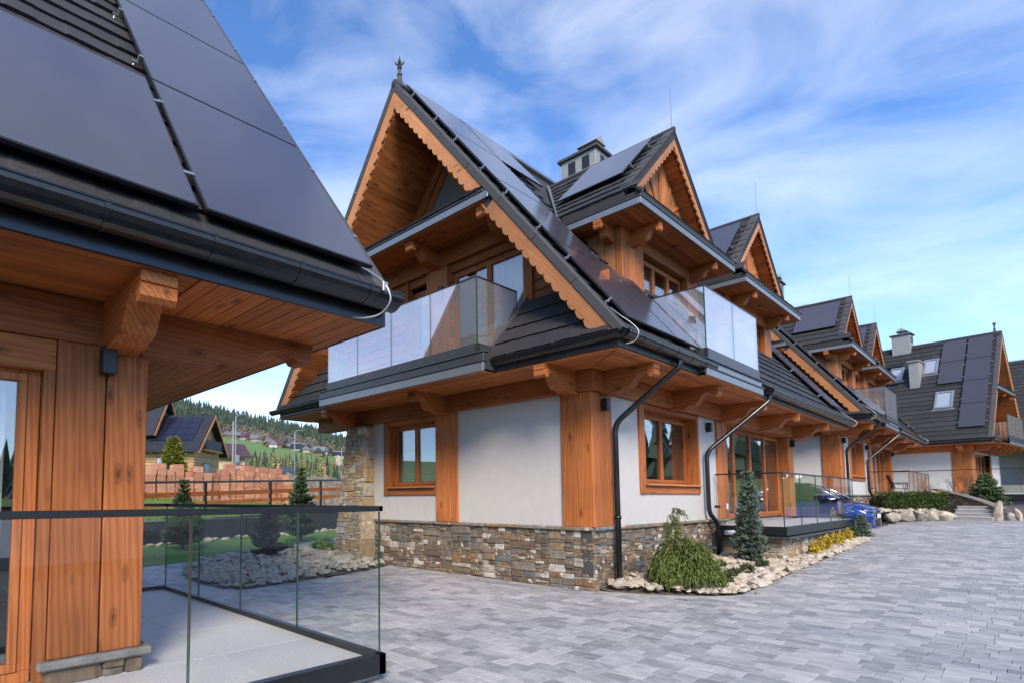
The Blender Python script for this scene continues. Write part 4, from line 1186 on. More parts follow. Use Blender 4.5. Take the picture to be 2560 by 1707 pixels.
# --- end house, its long roof slope faces the drive
def end_house():
    H = empty('chalet', (45.94, -3.6, .8), math.radians(83.3), label='timber chalet at the end of the drive with roof windows in its long slope', cat='house')
    m = MB()
    for d in ((0, .3, 0, 3.0, 1.1, 3.7), (0, .3, 3.0, 7.0, 3.4, 3.7), (0, .3, 7.0, 7.82, 1.1, 3.7), (.3, 4.4, 7.52, 7.82, 1.1, 3.7), (4.1, 4.4, 5.4, 7.52, 1.1, 3.7), (4.4, 13, 5.4, 5.7, 1.1, 3.7), (0, 13, 0, .3, 1.1, 3.7), (12.7, 13, .3, 5.4, 1.1, 3.7)): m.box(*d)
    m.obj('wall', PLASTER, H)
    MB().box(0, 13, 0, 7.8, .2, 1.08).obj('floor_slab', CONCRETE, H)
    MB().box(0, 13, 0, 7.8, 3.92, 4.02).obj('ceiling_slab', CONCRETE, H)
    for x0, x1 in ((-.03, .34), (.343, .80)): box_obj('post_board', WZ, H, x0, x1, 7.80, 7.87, 1.08, 3.49)
    for y0, y1 in ((7.3, 7.56), (7.563, 7.798)): box_obj('post_board', WZ, H, -.05, .02, y0, y1, 1.08, 3.49)
    for y0, y1 in ((2.7, 3.0), (7.0, 7.25)): box_obj('post_board', WZ, H, -.05, .28, y0, y1, 1.08, 3.49)
    for x0, x1 in ((4.42, 4.9), (7.6, 8.1)): box_obj('post_board', WZ, H, x0, x1, 7.5, 7.87, 1.08, 3.49)
    window(H, lambda a, b, c: V3((-b, 7.0-a, 1.08+c)), 4.0, 2.34, [1.0, 2.0, 3.0], WZ, depth=.2, curtain=[(.2, .8, CURTAIN), (2.2, 2.9, CURTAIN)], name='patio_door')
    window(H, lambda a, b, c: V3((5.2+a, 5.7+b, 1.08+c)), 2.0, 2.3, [1.0], BLACK, depth=.02, name='entrance_door')
    box_obj('beam', WX, H, -.14, 13, 7.66, 7.95, 3.492, SOF-.03); box_obj('beam', WY, H, -.13, .25, 0, 7.655, 3.492, SOF-.03)
    s = box_obj('eave_soffit', WDX, H, -1.05, 12.9, 7.82, 8.86, SOF, SOF+.01); planks(s, 'soffit_board', lambda a, b, c: V3((a, b, c)), -1.05, 12.9, 7.82, 8.86, SOF-.022, SOF-.002, .12, WDX)
    box_obj('eave_soffit', WDY, H, -1.40, 0, -1.05, 7.82, SOF-.01, SOF)
    for x in (.3, 4.6, 7.8): bracket(H, (x, 7.94, SOF-.03), (0, 1), L=.88)
    for y in (7.4, 5.9, 4.4, 2.9, 1.4): bracket(H, (-.11, y, SOF-.03), (-1, 0), L=1.05)
    m = MB()
    for fr in (RS, LS): m.box(-1.05, 13.4, 0, SLEN, -.30, 0, T=frame(*fr))
    roof = m.obj('roof', TILE_BASE, H)
    gable_end(H, roof, boards_L=False, detail=1)
    for y, yn in ((3.91, 1),): pass
    LSr = (V3((0, LY, EZ)), V3((-1, 0, 0)), V3((0, -CA, SA)), V3((0, SA, CA)))
    tile_field(roof, LSr, 23, lambda v: (-13.3, .90), wt=1.3)
    MB().tube([(-1.1, RY, RZ), (13.4, RY, RZ)], .09, 8).obj('ridge_cap', VERGE, roof)
    MB().tube([(3.0, RY+.1, RZ+.12), (13, RY+.1, RZ+.12)], .012, 5).obj('lightning_wire', STEEL, roof)
    for i in range(4): solar_panel(roof, LSr, -.32, .80, .8+i*1.86, .8+(i+1)*1.86)
    for i in (2, 3): solar_panel(roof, LSr, -1.48, -.36, .8+i*1.86, .8+(i+1)*1.86)
    T = frame(*LSr)
    for a0, b0, w, h in ((-2.28, 5.6, .72, 1.3), (-3.9, 5.4, .68, 1.15), (-1.5, 2.5, .84, 1.4)):
        m = MB(); q = .12
        m.cbox(a0, a0+w, b0, b0+q, 0, .12, T=T); m.cbox(a0, a0+w, b0+h-q, b0+h, 0, .12, T=T); m.cbox(a0, a0+q, b0+q, b0+h-q, 0, .12, T=T); m.cbox(a0+w-q, a0+w, b0+q, b0+h-q, 0, .12, T=T)
        f = m.obj('roof_window', STEEL, roof)
        m = MB().box(a0+q, a0+w-q, b0+q, b0+h-q, .05, .07, T=T); m.obj('pane', SKYGLASS, f)
        MB().cbox(a0-.08, a0+w+.08, b0-.12, b0, .02, .05, T=T).obj('flashing', STEEL, f)
    # white stack on the slope and ridge chimney
    yb = LY-4.5*CA; zb = EZ+4.5*SA
    c = MB().cbox(2.30, 2.78, yb-1.0, yb, zb-.6, zb+1.75).obj('chimney', CHIMNEY, roof); box_obj('chimney_cap', CHIMNEY, c, 2.24, 2.84, yb-1.1, yb+.1, zb+1.75, zb+1.83)
    chimney(roof, 3.05, 4.0, RY-.4, RY+.4, 9.5, 11.75)
    rod(roof, (3.5, RY, 12.2), 1.0); rod(roof, (-1.0, RY, RZ), .95); finial(roof, (-.8, RY, RZ+.1))
    for v in (5.0, 6.6):
        MB().cbox(-4.9, -3.3, v, v+.18, .12, .16, T=T).obj('roof_step', BLACK, roof)
    gutter(H, (13.0, 9.03, 4.10), (-1.1, 9.03, 4.10)); box_obj('eave_fascia', FASCIA_DK, H, -1.0, 13, 8.87, 8.89, 3.895, 4.09)
    downpipe(H, [(8.6, 9.0, 4.02), (8.6, 9.0, 3.86), (8.0, 8.0, 3.0), (8.0, 8.0, .4)])
    return H
SKYGLASS = plain('roof_window_glass', (.30, .36, .42), .05, spec=.9, coat=1)
h4 = end_house()
index_kids()
h5 = copy_tree(h4)
h5.location = (61.0, -11.2, 1.4)
h5['label'] = 'farthest chalet roof at the right edge, beyond the end house'

# ------------------------------------------------------------------ near terrace with glass railing
tz = .19
ter = empty('terrace', (-8.0, 1.5, 0), label='granite slab terrace of the near chalet inside the glass railing', cat='terrace')
TM = MB().box(-4.0, 2.12, -2.64, 2.60, .02, tz-.03).obj('terrace_base', CONCRETE, ter)
ix = 0
for i in range(6):
    for j in range(5):
        x0, y0 = -4.0+i*1.03, -2.64+j*1.06; off = .35 if j % 2 else 0
        x1, y1 = min(2.11, x0+1.03), min(2.60, y0+1.06)
        box_obj('slab', GRANITE, ter, x0+.003, x1-.003, y0+.003, y1-.003, tz-.035, tz+random.uniform(-.001, .001), b=.003)
gr = empty('glass_railing', (-5.86, -1.17, 0), label='frameless glass railing with black handrail around the near terrace', cat='railing')
T0 = V3((-5.86, -1.17, 0))
def near_rail():
    z0, z1 = .245, 1.53
    runs = [((-6.0, 0), (0, 0), [1.0, 2.63, 4.27]), ((0, 0), (0, 5.29), [1.37, 2.69, 3.98]), ((0, 5.29), (-4.2, 5.29), [1.4, 2.8])]
    for p, q, cuts in runs:
        p, q = V3((*p, 0)), V3((*q, 0)); d = (q-p).normalized(); s = V3((-d.y, d.x, 0)); L = (q-p).length; T = frame(p, d, s, (0, 0, 1))
        MB().cbox(-.022, L+.022, -.022, .022, z1-.035, z1+.012, b=.003, T=T).obj('handrail', BLACK, gr)
        MB().cbox(-.04, L+.04, -.04, .04, .07, z0, b=.004, T=T).obj('base_channel', BLACK, gr)
        ed = [0]+cuts+[L]
        for a, b in zip(ed[:-1], ed[1:]):
            MB().box(a+.006, b-.006, -.009, .009, z0-.02, z1-.04, T=T).obj('glass_panel', GLASS_RAIL, gr)
            for e in (a+.006, b-.006): MB().box(e-.0015, e+.0015, -.0095, .0095, z0, z1-.04, T=T).obj('glass_edge', GLASS_EDGE, gr)
near_rail()
# ------------------------------------------------------------------ ground
def gz(x, y=0):
    if x <= 0: return 0.0
    if x < 16: return .03*x
    return .48+.012*(min(x, 60)-16)
_view = cam.matrix_world.inverted()
def seen(p, mg=.06):
    v = _view @ V3(p)
    if v.z > -.3: return None
    fx = cd.lens/36.0; X = fx*v.x/-v.z - cd.shift_x; Y = fx*v.y/-v.z - cd.shift_y
    if abs(X) > .5+mg or abs(Y) > .333+mg: return None
    return -v.z

# wide terrain: meadow, rising into the wooded hill behind the houses
def hill(x, y):
    dx, dy = x-CAM.x, y-CAM.y; r = math.hypot(dx, dy); a = math.degrees(math.atan2(dy, dx)) % 360
    pts = [(0, -.15), (40, -.15), (60, .6), (100, 3.5), (200, 13), (300, 27), (450, 50), (550, 68), (700, 100), (820, 122), (1000, 130), (1600, 60), (3500, 0)]
    h = pts[-1][1]
    for (r0, h0), (r1, h1) in zip(pts[:-1], pts[1:]):
        if r0 <= r < r1: h = h0+(h1-h0)*(r-r0)/(r1-r0); break
    if a > 180: a -= 360
    if r < 45: return h
    KA = [(-180, .3), (-60, .15), (5, .15), (25, .3), (45, .5), (52.9, .62), (56.9, .75), (60.6, .83), (69, 1.0), (80, 1.0), (110, .6), (180, .3)]; k = .3
    for (a0, k0), (a1, k1) in zip(KA[:-1], KA[1:]):
        if a0 <= a <= a1: k = k0+(k1-k0)*(a-a0)/(a1-a0); break
    w = min(1, max(0, (r-45)/100))
    return h*(1-w+w*k)+w*(2.2*math.sin(x*.013)+2*math.cos(y*.017))
m = MB(); rad = [0, 8, 16, 26, 36, 45, 55, 70, 90, 120, 160, 200, 250, 300, 360, 420, 480, 540, 600, 660, 720, 780, 840, 920, 1000, 1200, 1600, 2200, 3500]; NS = 120
V = []
for r in rad:
    for k in range(NS):
        a = 2*PI*k/NS; x, y = CAM.x+r*math.cos(a), CAM.y+r*math.sin(a); z = hill(x, y)
        if r < 50: z = gz(x)-.16 if y < 14 else -.16
        V.append((x, y, z))
F = [(i*NS+k, i*NS+(k+1) % NS, (i+1)*NS+(k+1) % NS, (i+1)*NS+k) for i in range(1, len(rad)-1) for k in range(NS)]
V[0:NS] = [(CAM.x, CAM.y, -.16)]*NS
F += [(k, NS+k, NS+(k+1) % NS) for k in range(NS)]
g = m.add(V, F).obj('ground', MEADOW, smooth=True); tag(g, kind='structure')

# ------------------------------------------------------------------ drive with paving blocks
def lawn_d(x, y): return (x+4.3)*(-.322)+(y-10.0)*.947      # >0 beyond the lawn edge
def in_bed_r(x, y):
    if x < .12 or x > 13.3 or y > .0: return False
    if x < 1.3: return y > -.25-1.62*math.sin(min(1, (x-.12)/1.2)*PI/2)**.8
    if x > 11.8: return y > -1.88+(x-11.8)*.32
    return y > -1.88
BEDL = [(-4.35, 7.3), (-3.9, 8.1), (-3.1, 9.05), (-1.8, 9.85), (.1, 10.5), (1.9, 10.3), (2.2, 7.0), (-.05, 6.8), (-.05, 5.3), (-.45, 5.12), (-1.2, 4.85), (-3.1, 4.5), (-4.35, 4.28), (-4.72, 4.9), (-4.68, 6.0)]
def inpoly(x, y, P_):
    c = False; j = len(P_)-1
    for i in range(len(P_)):
        (xi, yi), (xj, yj) = P_[i], P_[j]
        if (yi > y) != (yj > y) and x < (xj-xi)*(y-yi)/(yj-yi)+xi: c = not c
        j = i
    return c
def paved(x, y):
    if in_bed_r(x, y) or inpoly(x, y, BEDL): return False
    if -.05 < x < 13 and -.08 < y < 7.1: return False
    if x > .1 and x < 12.9 and y > -1.4 and y < 0: return False
    if -12 < x < -5.9 and -1.12 < y < 4.1: return False
    if lawn_d(x, y) > 0: return False
    if x > 18.5 and y > -1.3: return False
    if x > 26.5 or y < -11 or (x > 13 and y > 5): return False
    return True
m = MB(); xs = [-60, -12, 0, 4, 8, 12, 16, 20, 26, 34, 60]
V = [(x, y, gz(x)-.055) for x in xs for y in (-30, 30)]
# bedding sheet; kept under the grass beyond the yard
V = []; ys0, F = [], []
for x in xs:
    yl_ = 10.0+.34*(x+4.3)
    V += [(x, -40, gz(x)-.055), (x, min(yl_, 24), gz(x)-.055)]
F = [(2*i, 2*i+2, 2*i+3, 2*i+1) for i in range(len(xs)-1)]
drive = m.add(V, F).obj('driveway', PAVE_JOINT); tag(drive, kind='structure')
farm = MB(); farm.add([(26.5, -40, gz(26.5)-.004), (60, -40, gz(60)-.004), (60, -1.3, gz(60)-.004), (26.5, -1.3, gz(26.5)-.004)], [(0, 1, 2, 3)])
farm.add([(-30, -40, -.02), (26.5, -40, gz(26.5)-.02), (26.5, -11, gz(26.5)-.02), (-30, -11, -.02)], [(0, 1, 2, 3)])
farm.obj('far_paving', PAVE_FAR, drive)
PB = []
for k in range(3):
    mm = MB(); b = .007
    mm.add([(-.5, -.5, -1), (.5, -.5, -1), (.5, .5, -1), (-.5, .5, -1), (-.5, -.5, -.08), (.5, -.5, -.08), (.5, .5, -.08), (-.5, .5, -.08), (-.483, -.488, 0), (.483, -.488, 0), (.483, .488, 0), (-.483, .488, 0)],
           [(8, 9, 10, 11)]+[(i, (i+1) % 4, 4+(i+1) % 4, 4+i) for i in range(4)]+[(4+i, 4+(i+1) % 4, 8+(i+1) % 4, 8+i) for i in range(4)])
    PB.append(mm.mesh('paving_stone', PAVER))
blocks = []; rw = .243; rnd = random.Random(5)
x = -9.0
while x < 26.5:
    w2 = rnd.choice((.18, .215, .215, .25)); y = -11.0+rnd.uniform(0, .4)
    while y < 13:
        L = rnd.choice((.18, .18, .22, .25, .30, .33)); cx, cy = x+w2/2, y+L/2
        if paved(cx, cy):
            d = seen((cx, cy, gz(cx)), .03)
            if d: blocks.append((d, cx, cy, w2, L))
        y += L
    x += w2
blocks.sort()
near, rest = blocks[:300], blocks[300:]
for d, cx, cy, L, w in near:
    s = .03 if cx > 0 else 0
    ob('paving_stone', PB[0], drive, mat4((cx, cy, gz(cx)+rnd.uniform(-.001, .001)), V3((L-.004, 0, s*(L-.004))), V3((0, w-.004, 0)), V3((0, 0, .05))))
m = MB()
for d, cx, cy, L, w in rest:
    a, b = (L-.004)/2, (w-.004)/2; z = rnd.uniform(-.001, .001); e = .004
    if d < 22:
        m.add([(cx+i*a, cy+j*b, gz(cx+i*a)+z-.004) for i, j in ((-1, -1), (1, -1), (1, 1), (-1, 1))]+[(cx+i*(a-e), cy+j*(b-e), gz(cx+i*a)+z) for i, j in ((-1, -1), (1, -1), (1, 1), (-1, 1))]+[(cx+i*a, cy+j*b, gz(cx+i*a)-.05) for i, j in ((-1, -1), (1, -1), (1, 1), (-1, 1))],
              [(4, 5, 6, 7)]+[(i, (i+1) % 4, 4+(i+1) % 4, 4+i) for i in range(4)]+[(8+i, 8+(i+1) % 4, (i+1) % 4, i) for i in range(4)])
    else:
        m.add([(cx+i*a, cy+j*b, gz(cx+i*a)+z) for i, j in ((-1, -1), (1, -1), (1, 1), (-1, 1))], [(0, 1, 2, 3)])
tag(m.obj('paving_stones', PAVER, drive, fix=False), kind='stuff')

# ------------------------------------------------------------------ rocks
def rock_meshes(mat, n=9, seed=1, name='rock'):
    out = []
    for k in range(n):
        rn = random.Random(seed*50+k); bm = bmesh.new()
        bmesh.ops.create_icosphere(bm, subdivisions=2, radius=.5)
        pl = [(V3((rn.gauss(0, 1), rn.gauss(0, 1), rn.gauss(0, 1))).normalized(), rn.uniform(.22, .42)) for _ in range(13)]
        for v in bm.verts:
            for nrm, dd in pl:
                e = v.co.dot(nrm)-dd
                if e > 0: v.co -= nrm*e*.98
            v.co += V3((rn.uniform(-1, 1), rn.uniform(-1, 1), rn.uniform(-1, 1)))*.012
        bmesh.ops.dissolve_limit(bm, angle_limit=.2, verts=bm.verts, edges=bm.edges)
        me = bpy.data.meshes.new(name); bm.to_mesh(me); bm.free(); me.materials.append(mat); out.append(me)
    return out
RKW = rock_meshes(ROCK, seed=2); RKG = rock_meshes(ROCK_G, seed=4)
def rock(me, p, s, parent=None, rn=random, name='rock'):
    q = Matrix.Rotation(rn.uniform(0, 6.28), 3, 'Z') @ Matrix.Rotation(rn.uniform(-.4, .4), 3, 'X')
    M_ = Matrix.Translation(p) @ q.to_4x4() @ Matrix.Diagonal((s[0], s[1], s[2], 1))
    return ob(name, me, parent, M_)
def fill_rocks(parent, test, bx, base, me, n, smin, smax, seed, flat=.62):
    rn = random.Random(seed); pts = []; tries = 0
    while len(pts) < n and tries < 60000:
        tries += 1
        x, y = rn.uniform(bx[0], bx[1]), rn.uniform(bx[2], bx[3])
        if not test(x, y): continue
        s = smin+(smax-smin)*rn.random()**1.6
        if any((x-a)**2+(y-b)**2 < (.345*(s+t))**2 for a, b, t in pts): continue
        pts.append((x, y, s))
    for x, y, s in pts:
        rock(me[rn.randrange(len(me))], (x, y, base(x, y)+s*.20), (s*rn.uniform(1.0, 1.45), s*rn.uniform(.85, 1.1), s*flat*rn.uniform(.8, 1.25)), parent, rn)
    return len(pts)
m = MB(); V = []; F = []
xb = [.12+i*.1 for i in range(12)]+[1.4+i*.5 for i in range(24)]+[13.3]
for x in xb:
    lo = -.25-1.62*math.sin(min(1, max(0, (x-.12)/1.2))*PI/2)**.8 if x < 1.3 else (-1.88+(x-11.8)*.32 if x > 11.8 else -1.88)
    V += [(x, lo, gz(x)-.0), (x, .0 if x < 5.6 else -1.2, gz(x)+.04)]
bedr = m.add(V, [(2*i, 2*i+2, 2*i+3, 2*i+1) for i in range(len(xb)-1)]).obj('rock_bed', SOIL); tag(bedr, kind='structure')
V = []
mk = MB()
for i, x in enumerate(xb[:-1]):
    p, q = V3(bedr.data.vertices[2*i].co), V3(bedr.data.vertices[2*i+2].co)
    mk.prism([p+V3((0, -.03, -.05)), q+V3((0, -.03, -.05)), q+V3((0, .02, -.05)), p+V3((0, .02, -.05))], (0, 0, .056))
mk.obj('bed_edging', CONCRETE, bedr)
nr = fill_rocks(bedr, lambda x, y: in_bed_r(x, y+.07) and in_bed_r(x-.06, y) and (x < 5.55 or y < -1.42) and not (x > .45 and x < .8 and y > -.25), (.1, 13.3, -1.9, -.05), lambda x, y: gz(x)+.01+.05*max(0, y+1.9), RKW, 300, .11, .33, 3)
def small_stones(parent, test, bx, base, mat, n, smin, smax, seed):
    rn = random.Random(seed); m = MB(); k = 0; tr = 0
    while k < n and tr < n*30:
        tr += 1; x, y = rn.uniform(bx[0], bx[1]), rn.uniform(bx[2], bx[3])
        if not test(x, y): continue
        s = rn.uniform(smin, smax); c = V3((x, y, base(x, y)+s*.18)); a = rn.uniform(0, 6.28)
        V_ = [c+V3((math.cos(a+t)*s*rn.uniform(.4, .65), math.sin(a+t)*s*rn.uniform(.35, .55), rn.uniform(-.05, .12)*s)) for t in (0, 1.1, 2.1, 3.2, 4.2, 5.2)]
        V_ += [c+V3((rn.uniform(-.1, .2)*s, rn.uniform(-.15, .1)*s, s*.38)), c+V3((rn.uniform(-.25, 0)*s, rn.uniform(0, .2)*s, s*.33))]
        m.add(V_, [(i, (i+1) % 6, 6) for i in (0, 1, 5, 4)]+[(i, (i+1) % 6, 7) for i in (2, 3)]+[(2, 7, 6), (4, 6, 7)]); k += 1
    return tag(m.obj('small_stones', mat, parent, fix=False), kind='stuff')
small_stones(bedr, lambda x, y: in_bed_r(x, y+.05) and in_bed_r(x-.05, y) and (x < 5.55 or y < -1.40), (.1, 13.3, -1.9, -.02), lambda x, y: gz(x)+.01+.05*max(0, y+1.9), ROCK, 1500, .07, .17, 21)
m = MB(); bedl = m.add([(x, y, .015) for x, y in BEDL], [tuple(range(len(BEDL)))]).obj('rock_bed', SOIL); tag(bedl, kind='structure')
cl = (-1.8, 7.0)
nl = fill_rocks(bedl, lambda x, y: inpoly(x, y, BEDL) and inpoly(x+.1, y+.1, BEDL) and inpoly(x-.12, y-.1, BEDL) and not (x > -.6 and 5.9 < y < 6.9), (-4.8, 2.2, 4.2, 10.6), lambda x, y: .02+.10*max(0, 1-math.hypot((x-cl[0])/3, (y-cl[1])/3)), RKG, 300, .16, .40, 8)

small_stones(bedl, lambda x, y: inpoly(x, y, BEDL), (-4.8, 2.2, 4.2, 10.6), lambda x, y: .02+.10*max(0, 1-math.hypot((x-cl[0])/3, (y-cl[1])/3)), ROCK_G, 1500, .08, .2, 22)
# ------------------------------------------------------------------ plants
def blades(m, base, d, L, w, up=None):
    """one thin diamond leaf"""
    d = d.normalized(); s = d.cross(V3((0, 0, 1)) if abs(d.z) < .95 else V3((1, 0, 0))).normalized()
    if up is not None: s = (Matrix.Rotation(up, 3, d) @ s)
    m.add([base, base+d*L*.5+s*w, base+d*L, base+d*L*.5-s*w], [(0, 1, 2, 3)])
def conifer(name, loc, h, r, mat, label, cat='shrub', seed=1, whorls=11, per=9, dens=10, lean=(0, 0), droop=-.05, nl=.05, group=None, power=.9, leader=.14, jag=.2):
    rn = random.Random(seed); root = empty(name, loc, label=label, cat=cat, group=group)
    tp = V3((lean[0], lean[1], h))
    MB().tube([(0, 0, -.03), tp*.5, tp], [.025+.012*h, .015+.006*h, .004], 7).obj('trunk', BARK, root)
    m = MB()
    for i in range(whorls):
        t = .05+.93*(i/(whorls-1))**.95; z = t*h; L = r*(1-t)**power+leader*h*.12; k = max(4, int(per*(1-t*.45)))
        for j in range(k):
            a = 2*PI*(j+rn.random()*.7)/k+i*1.3; ll = L*rn.uniform(1-jag*1.3, 1+jag*.5)
            d = V3((math.cos(a), math.sin(a), rn.uniform(.05, .35)+t*.55+droop)); d.normalize()
            st = tp*t; seg = max(3, int(ll*dens/.35))
            m.add([st, st+d*ll+V3((0, 0, .004)), st+d*ll-V3((0, 0, .004))], [(0, 1, 2)])
            for q in range(seg):
                f = .12+.88*(q+rn.random()*.6)/seg; pt = st+d*ll*f; side = d.cross(V3((0, 0, 1))).normalized()
                for sg in (-1, 1):
                    tw = (d*.75+side*sg*rn.uniform(.5, 1.1)+V3((0, 0, rn.uniform(-.1, .35)))).normalized(); tl = ll*(1-f)*.55+nl*1.2
                    nn = max(2, int(tl/(nl*.42)))
                    for u in range(nn):
                        pp = pt+tw*tl*u/nn; 
                        for w_ in range(2):
                            nd = tw*1.0+V3((rn.uniform(-1, 1), rn.uniform(-1, 1), rn.uniform(-.5, 1)))*.75
                            blades(m, pp, nd, nl*rn.uniform(.8, 1.3), nl*.19, rn.uniform(0, 3))
    for u in range(24):
        f = rn.uniform(.88, 1.02); nd = V3((rn.uniform(-1, 1), rn.uniform(-1, 1), rn.uniform(.2, 1.2))); blades(m, tp*f, nd, nl*1.3, nl*.14, 0)
    m.obj('crown', mat, root, fix=False)
    return root
def leafball(m, c, R, n, s, rn, flat=1.0, jit=.35):
    for _ in range(n):
        d = V3((rn.gauss(0, 1), rn.gauss(0, 1), rn.gauss(0, 1))).normalized(); p = V3(c)+V3((d.x*R[0], d.y*R[1], d.z*R[2]))*rn.uniform(.45, 1.0)
        if p.z < c[2]-R[2]*flat: continue
        blades(m, p, d+V3((rn.uniform(-1, 1), rn.uniform(-1, 1), rn.uniform(-.3, 1)))*.9, s*rn.uniform(.7, 1.3), s*.32, rn.uniform(0, 3))
def leafbush(name, loc, blobs, n, s, mat, label, cat='shrub', seed=1, group=None, stems=4):
    rn = random.Random(seed); root = empty(name, loc, label=label, cat=cat, group=group)
    m = MB()
    for c, R in blobs: leafball(m, c, R, n, s, rn)
    m.obj('crown', mat, root, fix=False)
    ms = MB()
    for k in range(stems):
        c, R = blobs[k % len(blobs)]; ms.tube([(0, 0, -.02), (c[0]*.5, c[1]*.5, c[2]*.5), (c[0]+rn.uniform(-.3, .3)*R[0], c[1]+rn.uniform(-.3, .3)*R[1], c[2])], [.012, .009, .004], 5)
    ms.obj('stem', BARK, root)
    return root
def cypress(loc):
    rn = random.Random(4); root = empty('thread_cypress', loc, label='golden green thread cypress with drooping strings beside the downpipe', cat='shrub')
    m = MB(); st = MB()
    def strand(p, a, out, fall, L):
        pts = []; n = 6
        for i in range(n+1):
            t = i/n; pts.append(p+V3((math.cos(a)*out*math.sin(t*1.4), math.sin(a)*out*math.sin(t*1.4), L*(.35*math.sin(t*2.2)-fall*t*t))))
        w = .006
        for i in range(n):
            d = (pts[i+1]-pts[i]); s = d.cross(V3((rn.uniform(-1, 1), rn.uniform(-1, 1), .3))).normalized()*w
            m.add([pts[i]-s, pts[i]+s, pts[i+1]+s*.8, pts[i+1]-s*.8], [(0, 1, 2, 3)])
            if i > 0:
                for _ in range(2): blades(m, pts[i], d.normalized()+V3((rn.uniform(-1, 1), rn.uniform(-1, 1), rn.uniform(-1.2, .3)))*.8, rn.uniform(.05, .11), .0085, rn.uniform(0, 3))
    for _ in range(1700):
        a = rn.uniform(0, 2*PI); rr = .54*math.sqrt(rn.random()); z = .10+.60*(1-(rr/.60)**2)*rn.uniform(.5, 1.1)
        z *= 1+.18*math.sin(a*3+1)
        strand(V3((math.cos(a)*rr*.75, math.sin(a)*rr*.75, z)), a+rn.uniform(-.6, .6), rn.uniform(.08, .28), rn.uniform(.3, 1.15), rn.uniform(.14, .32))
    # loose leader arching over the top
    for k, (dx, dy, hh) in enumerate(((-.22, .15, 1.22), (-.10, .1, 1.36), (-.34, .12, 1.05), (-.2, .05, .98), (-.15, .2, 1.1))):
        pts = [V3((dx*.4, dy*.4, .35)), V3((dx, dy, hh*.75)), V3((dx*1.1-.03, dy, hh)), V3((dx+.16, dy-.05, hh-.03)), V3((dx+.26, dy-.1, hh-.28))]
        st.tube(pts, [.012, .009, .005, .004, .003], 5)
        for i in range(13):
            t = rn.uniform(.25, 1)*(len(pts)-1.01); q = int(t); p = pts[q].lerp(pts[q+1], t-q)
            strand(p, rn.uniform(0, 6.28), rn.uniform(.03, .09), rn.uniform(.8, 1.3), rn.uniform(.08, .2))
    m.obj('crown', L_CYP, root, fix=False); st.obj('stem', BARK, root)
cypress((1.18, -1.02, .06))
conifer('blue_spruce', (4.75, -.98, .16), 1.95, .29, L_BLUE, 'young blue spruce in front of the terrace of the central chalet', seed=3, whorls=17, per=9, dens=13, nl=.075, power=.6, droop=.25, jag=.5)
for i, (x, y, s) in enumerate(((7.05, -1.60, .8), (7.75, -1.55, .8), (8.5, -1.55, 1.05), (9.2, -1.58, 1.0), (10.0, -1.55, 1.0), (10.9, -1.55, 1.05))):
    leafbush('yellow_shrub', (x, y, gz(x)+.04), [((0, 0, .17*s), (.17*s, .13*s, .15*s)), ((.13*s, .03, .22*s), (.12*s, .10*s, .13*s)), ((-.12*s, -.02, .13*s), (.12*s, .1*s, .1*s))], 170, .05, L_YEL, ('first', 'second', 'third', 'fourth', 'fifth', 'sixth')[i]+' low yellow shrub along the terrace wall, counted from the blue spruce', group='yellow shrubs along the terrace wall', seed=20+i)
for i, (x, y) in enumerate(((3.45, -.80), (3.2, -1.36), (4.05, -1.38), (2.5, -1.36), (1.95, -1.40))):
    leafbush('heather_tuft', (x, y, gz(x)+.07), [((0, 0, .07), (.13, .10, .09))], 230, .06, L_TUFT, ('heather tuft among the pale rocks, nearest the chalet wall', 'middle heather tuft in the line between cypress and blue spruce', 'heather tuft among the pale rocks, nearest the driveway and blue spruce', 'second heather tuft right of the thread cypress', 'heather tuft touching the right side of the thread cypress')[i], group='heather tufts between the rocks', seed=40+i, stems=2)
conifer('dwarf_spruce', (12.5, -1.62, gz(12.5)+.05), .62, .22, L_BLUE, 'small round dwarf spruce at the far tip of the rock bed', seed=8, whorls=9, per=10, dens=12, nl=.05, power=.5)
leafbush('grey_shrub', (11.7, -1.52, gz(11.7)+.05), [((0, 0, .2), (.22, .16, .2))], 420, .05, L_TUFT, 'grey green shrub between the yellow shrubs and the dwarf spruce', seed=51)
conifer('dark_pine', (-1.95, 7.9, .08), 1.25, .50, L_DARKPINE, 'dark bushy pine in the grey rock bed behind the glass', seed=5, whorls=9, per=8, dens=8, nl=.10, power=.7, jag=.45, droop=.2)
conifer('young_spruce', (-2.45, 12.2, .1), 2.02, .72, L_SPRUCE, 'young spruce by the dark wall, nearest the wooden corner post', seed=6, whorls=13, per=7, dens=8, nl=.11, power=1.05, droop=.2, jag=.4)
conifer('young_spruce', (1.95, 12.45, .12), 2.55, .85, L_SPRUCE, 'young spruce by the dark wall, nearest the stone pillar', seed=9, whorls=14, per=7, dens=8, nl=.11, power=1.1, droop=.2, jag=.4)
for i, (x, y) in enumerate(((-.46, 9.4), (.5, 9.2), (1.3, 9.9), (.15, 8.2))):
    leafbush('green_tuft', (x, y, .08), [((0, 0, .12), (.24, .2, .15))], 320, .075, L_GRASS, ('green tuft just right of the dark pine in the rock bed', 'green tuft midway between dark pine and stone pillar', 'rearmost green tuft beside the stone pillar', 'green tuft lowest in front, near the stone pillar')[i], group='green tufts in the grey rock bed', seed=60+i, stems=3)
CLAY = stone('clay', [(0, (.47, .22, .14)), (.25, (.55, .28, .18)), (.5, (.43, .20, .14)), (.75, (.60, .34, .22))], 0, 12, .2)
BLACK_WOOD = plain('black_plank', (.018, .017, .017), .6, nscale=20, namt=.4)
TILE_DKB = plain('black_roof_tile', (.020, .022, .028), .5, nscale=3, namt=.3)
TILE_PURPLE = plain('purple_roof_tile', (.085, .045, .055), .5, nscale=4, namt=.3)
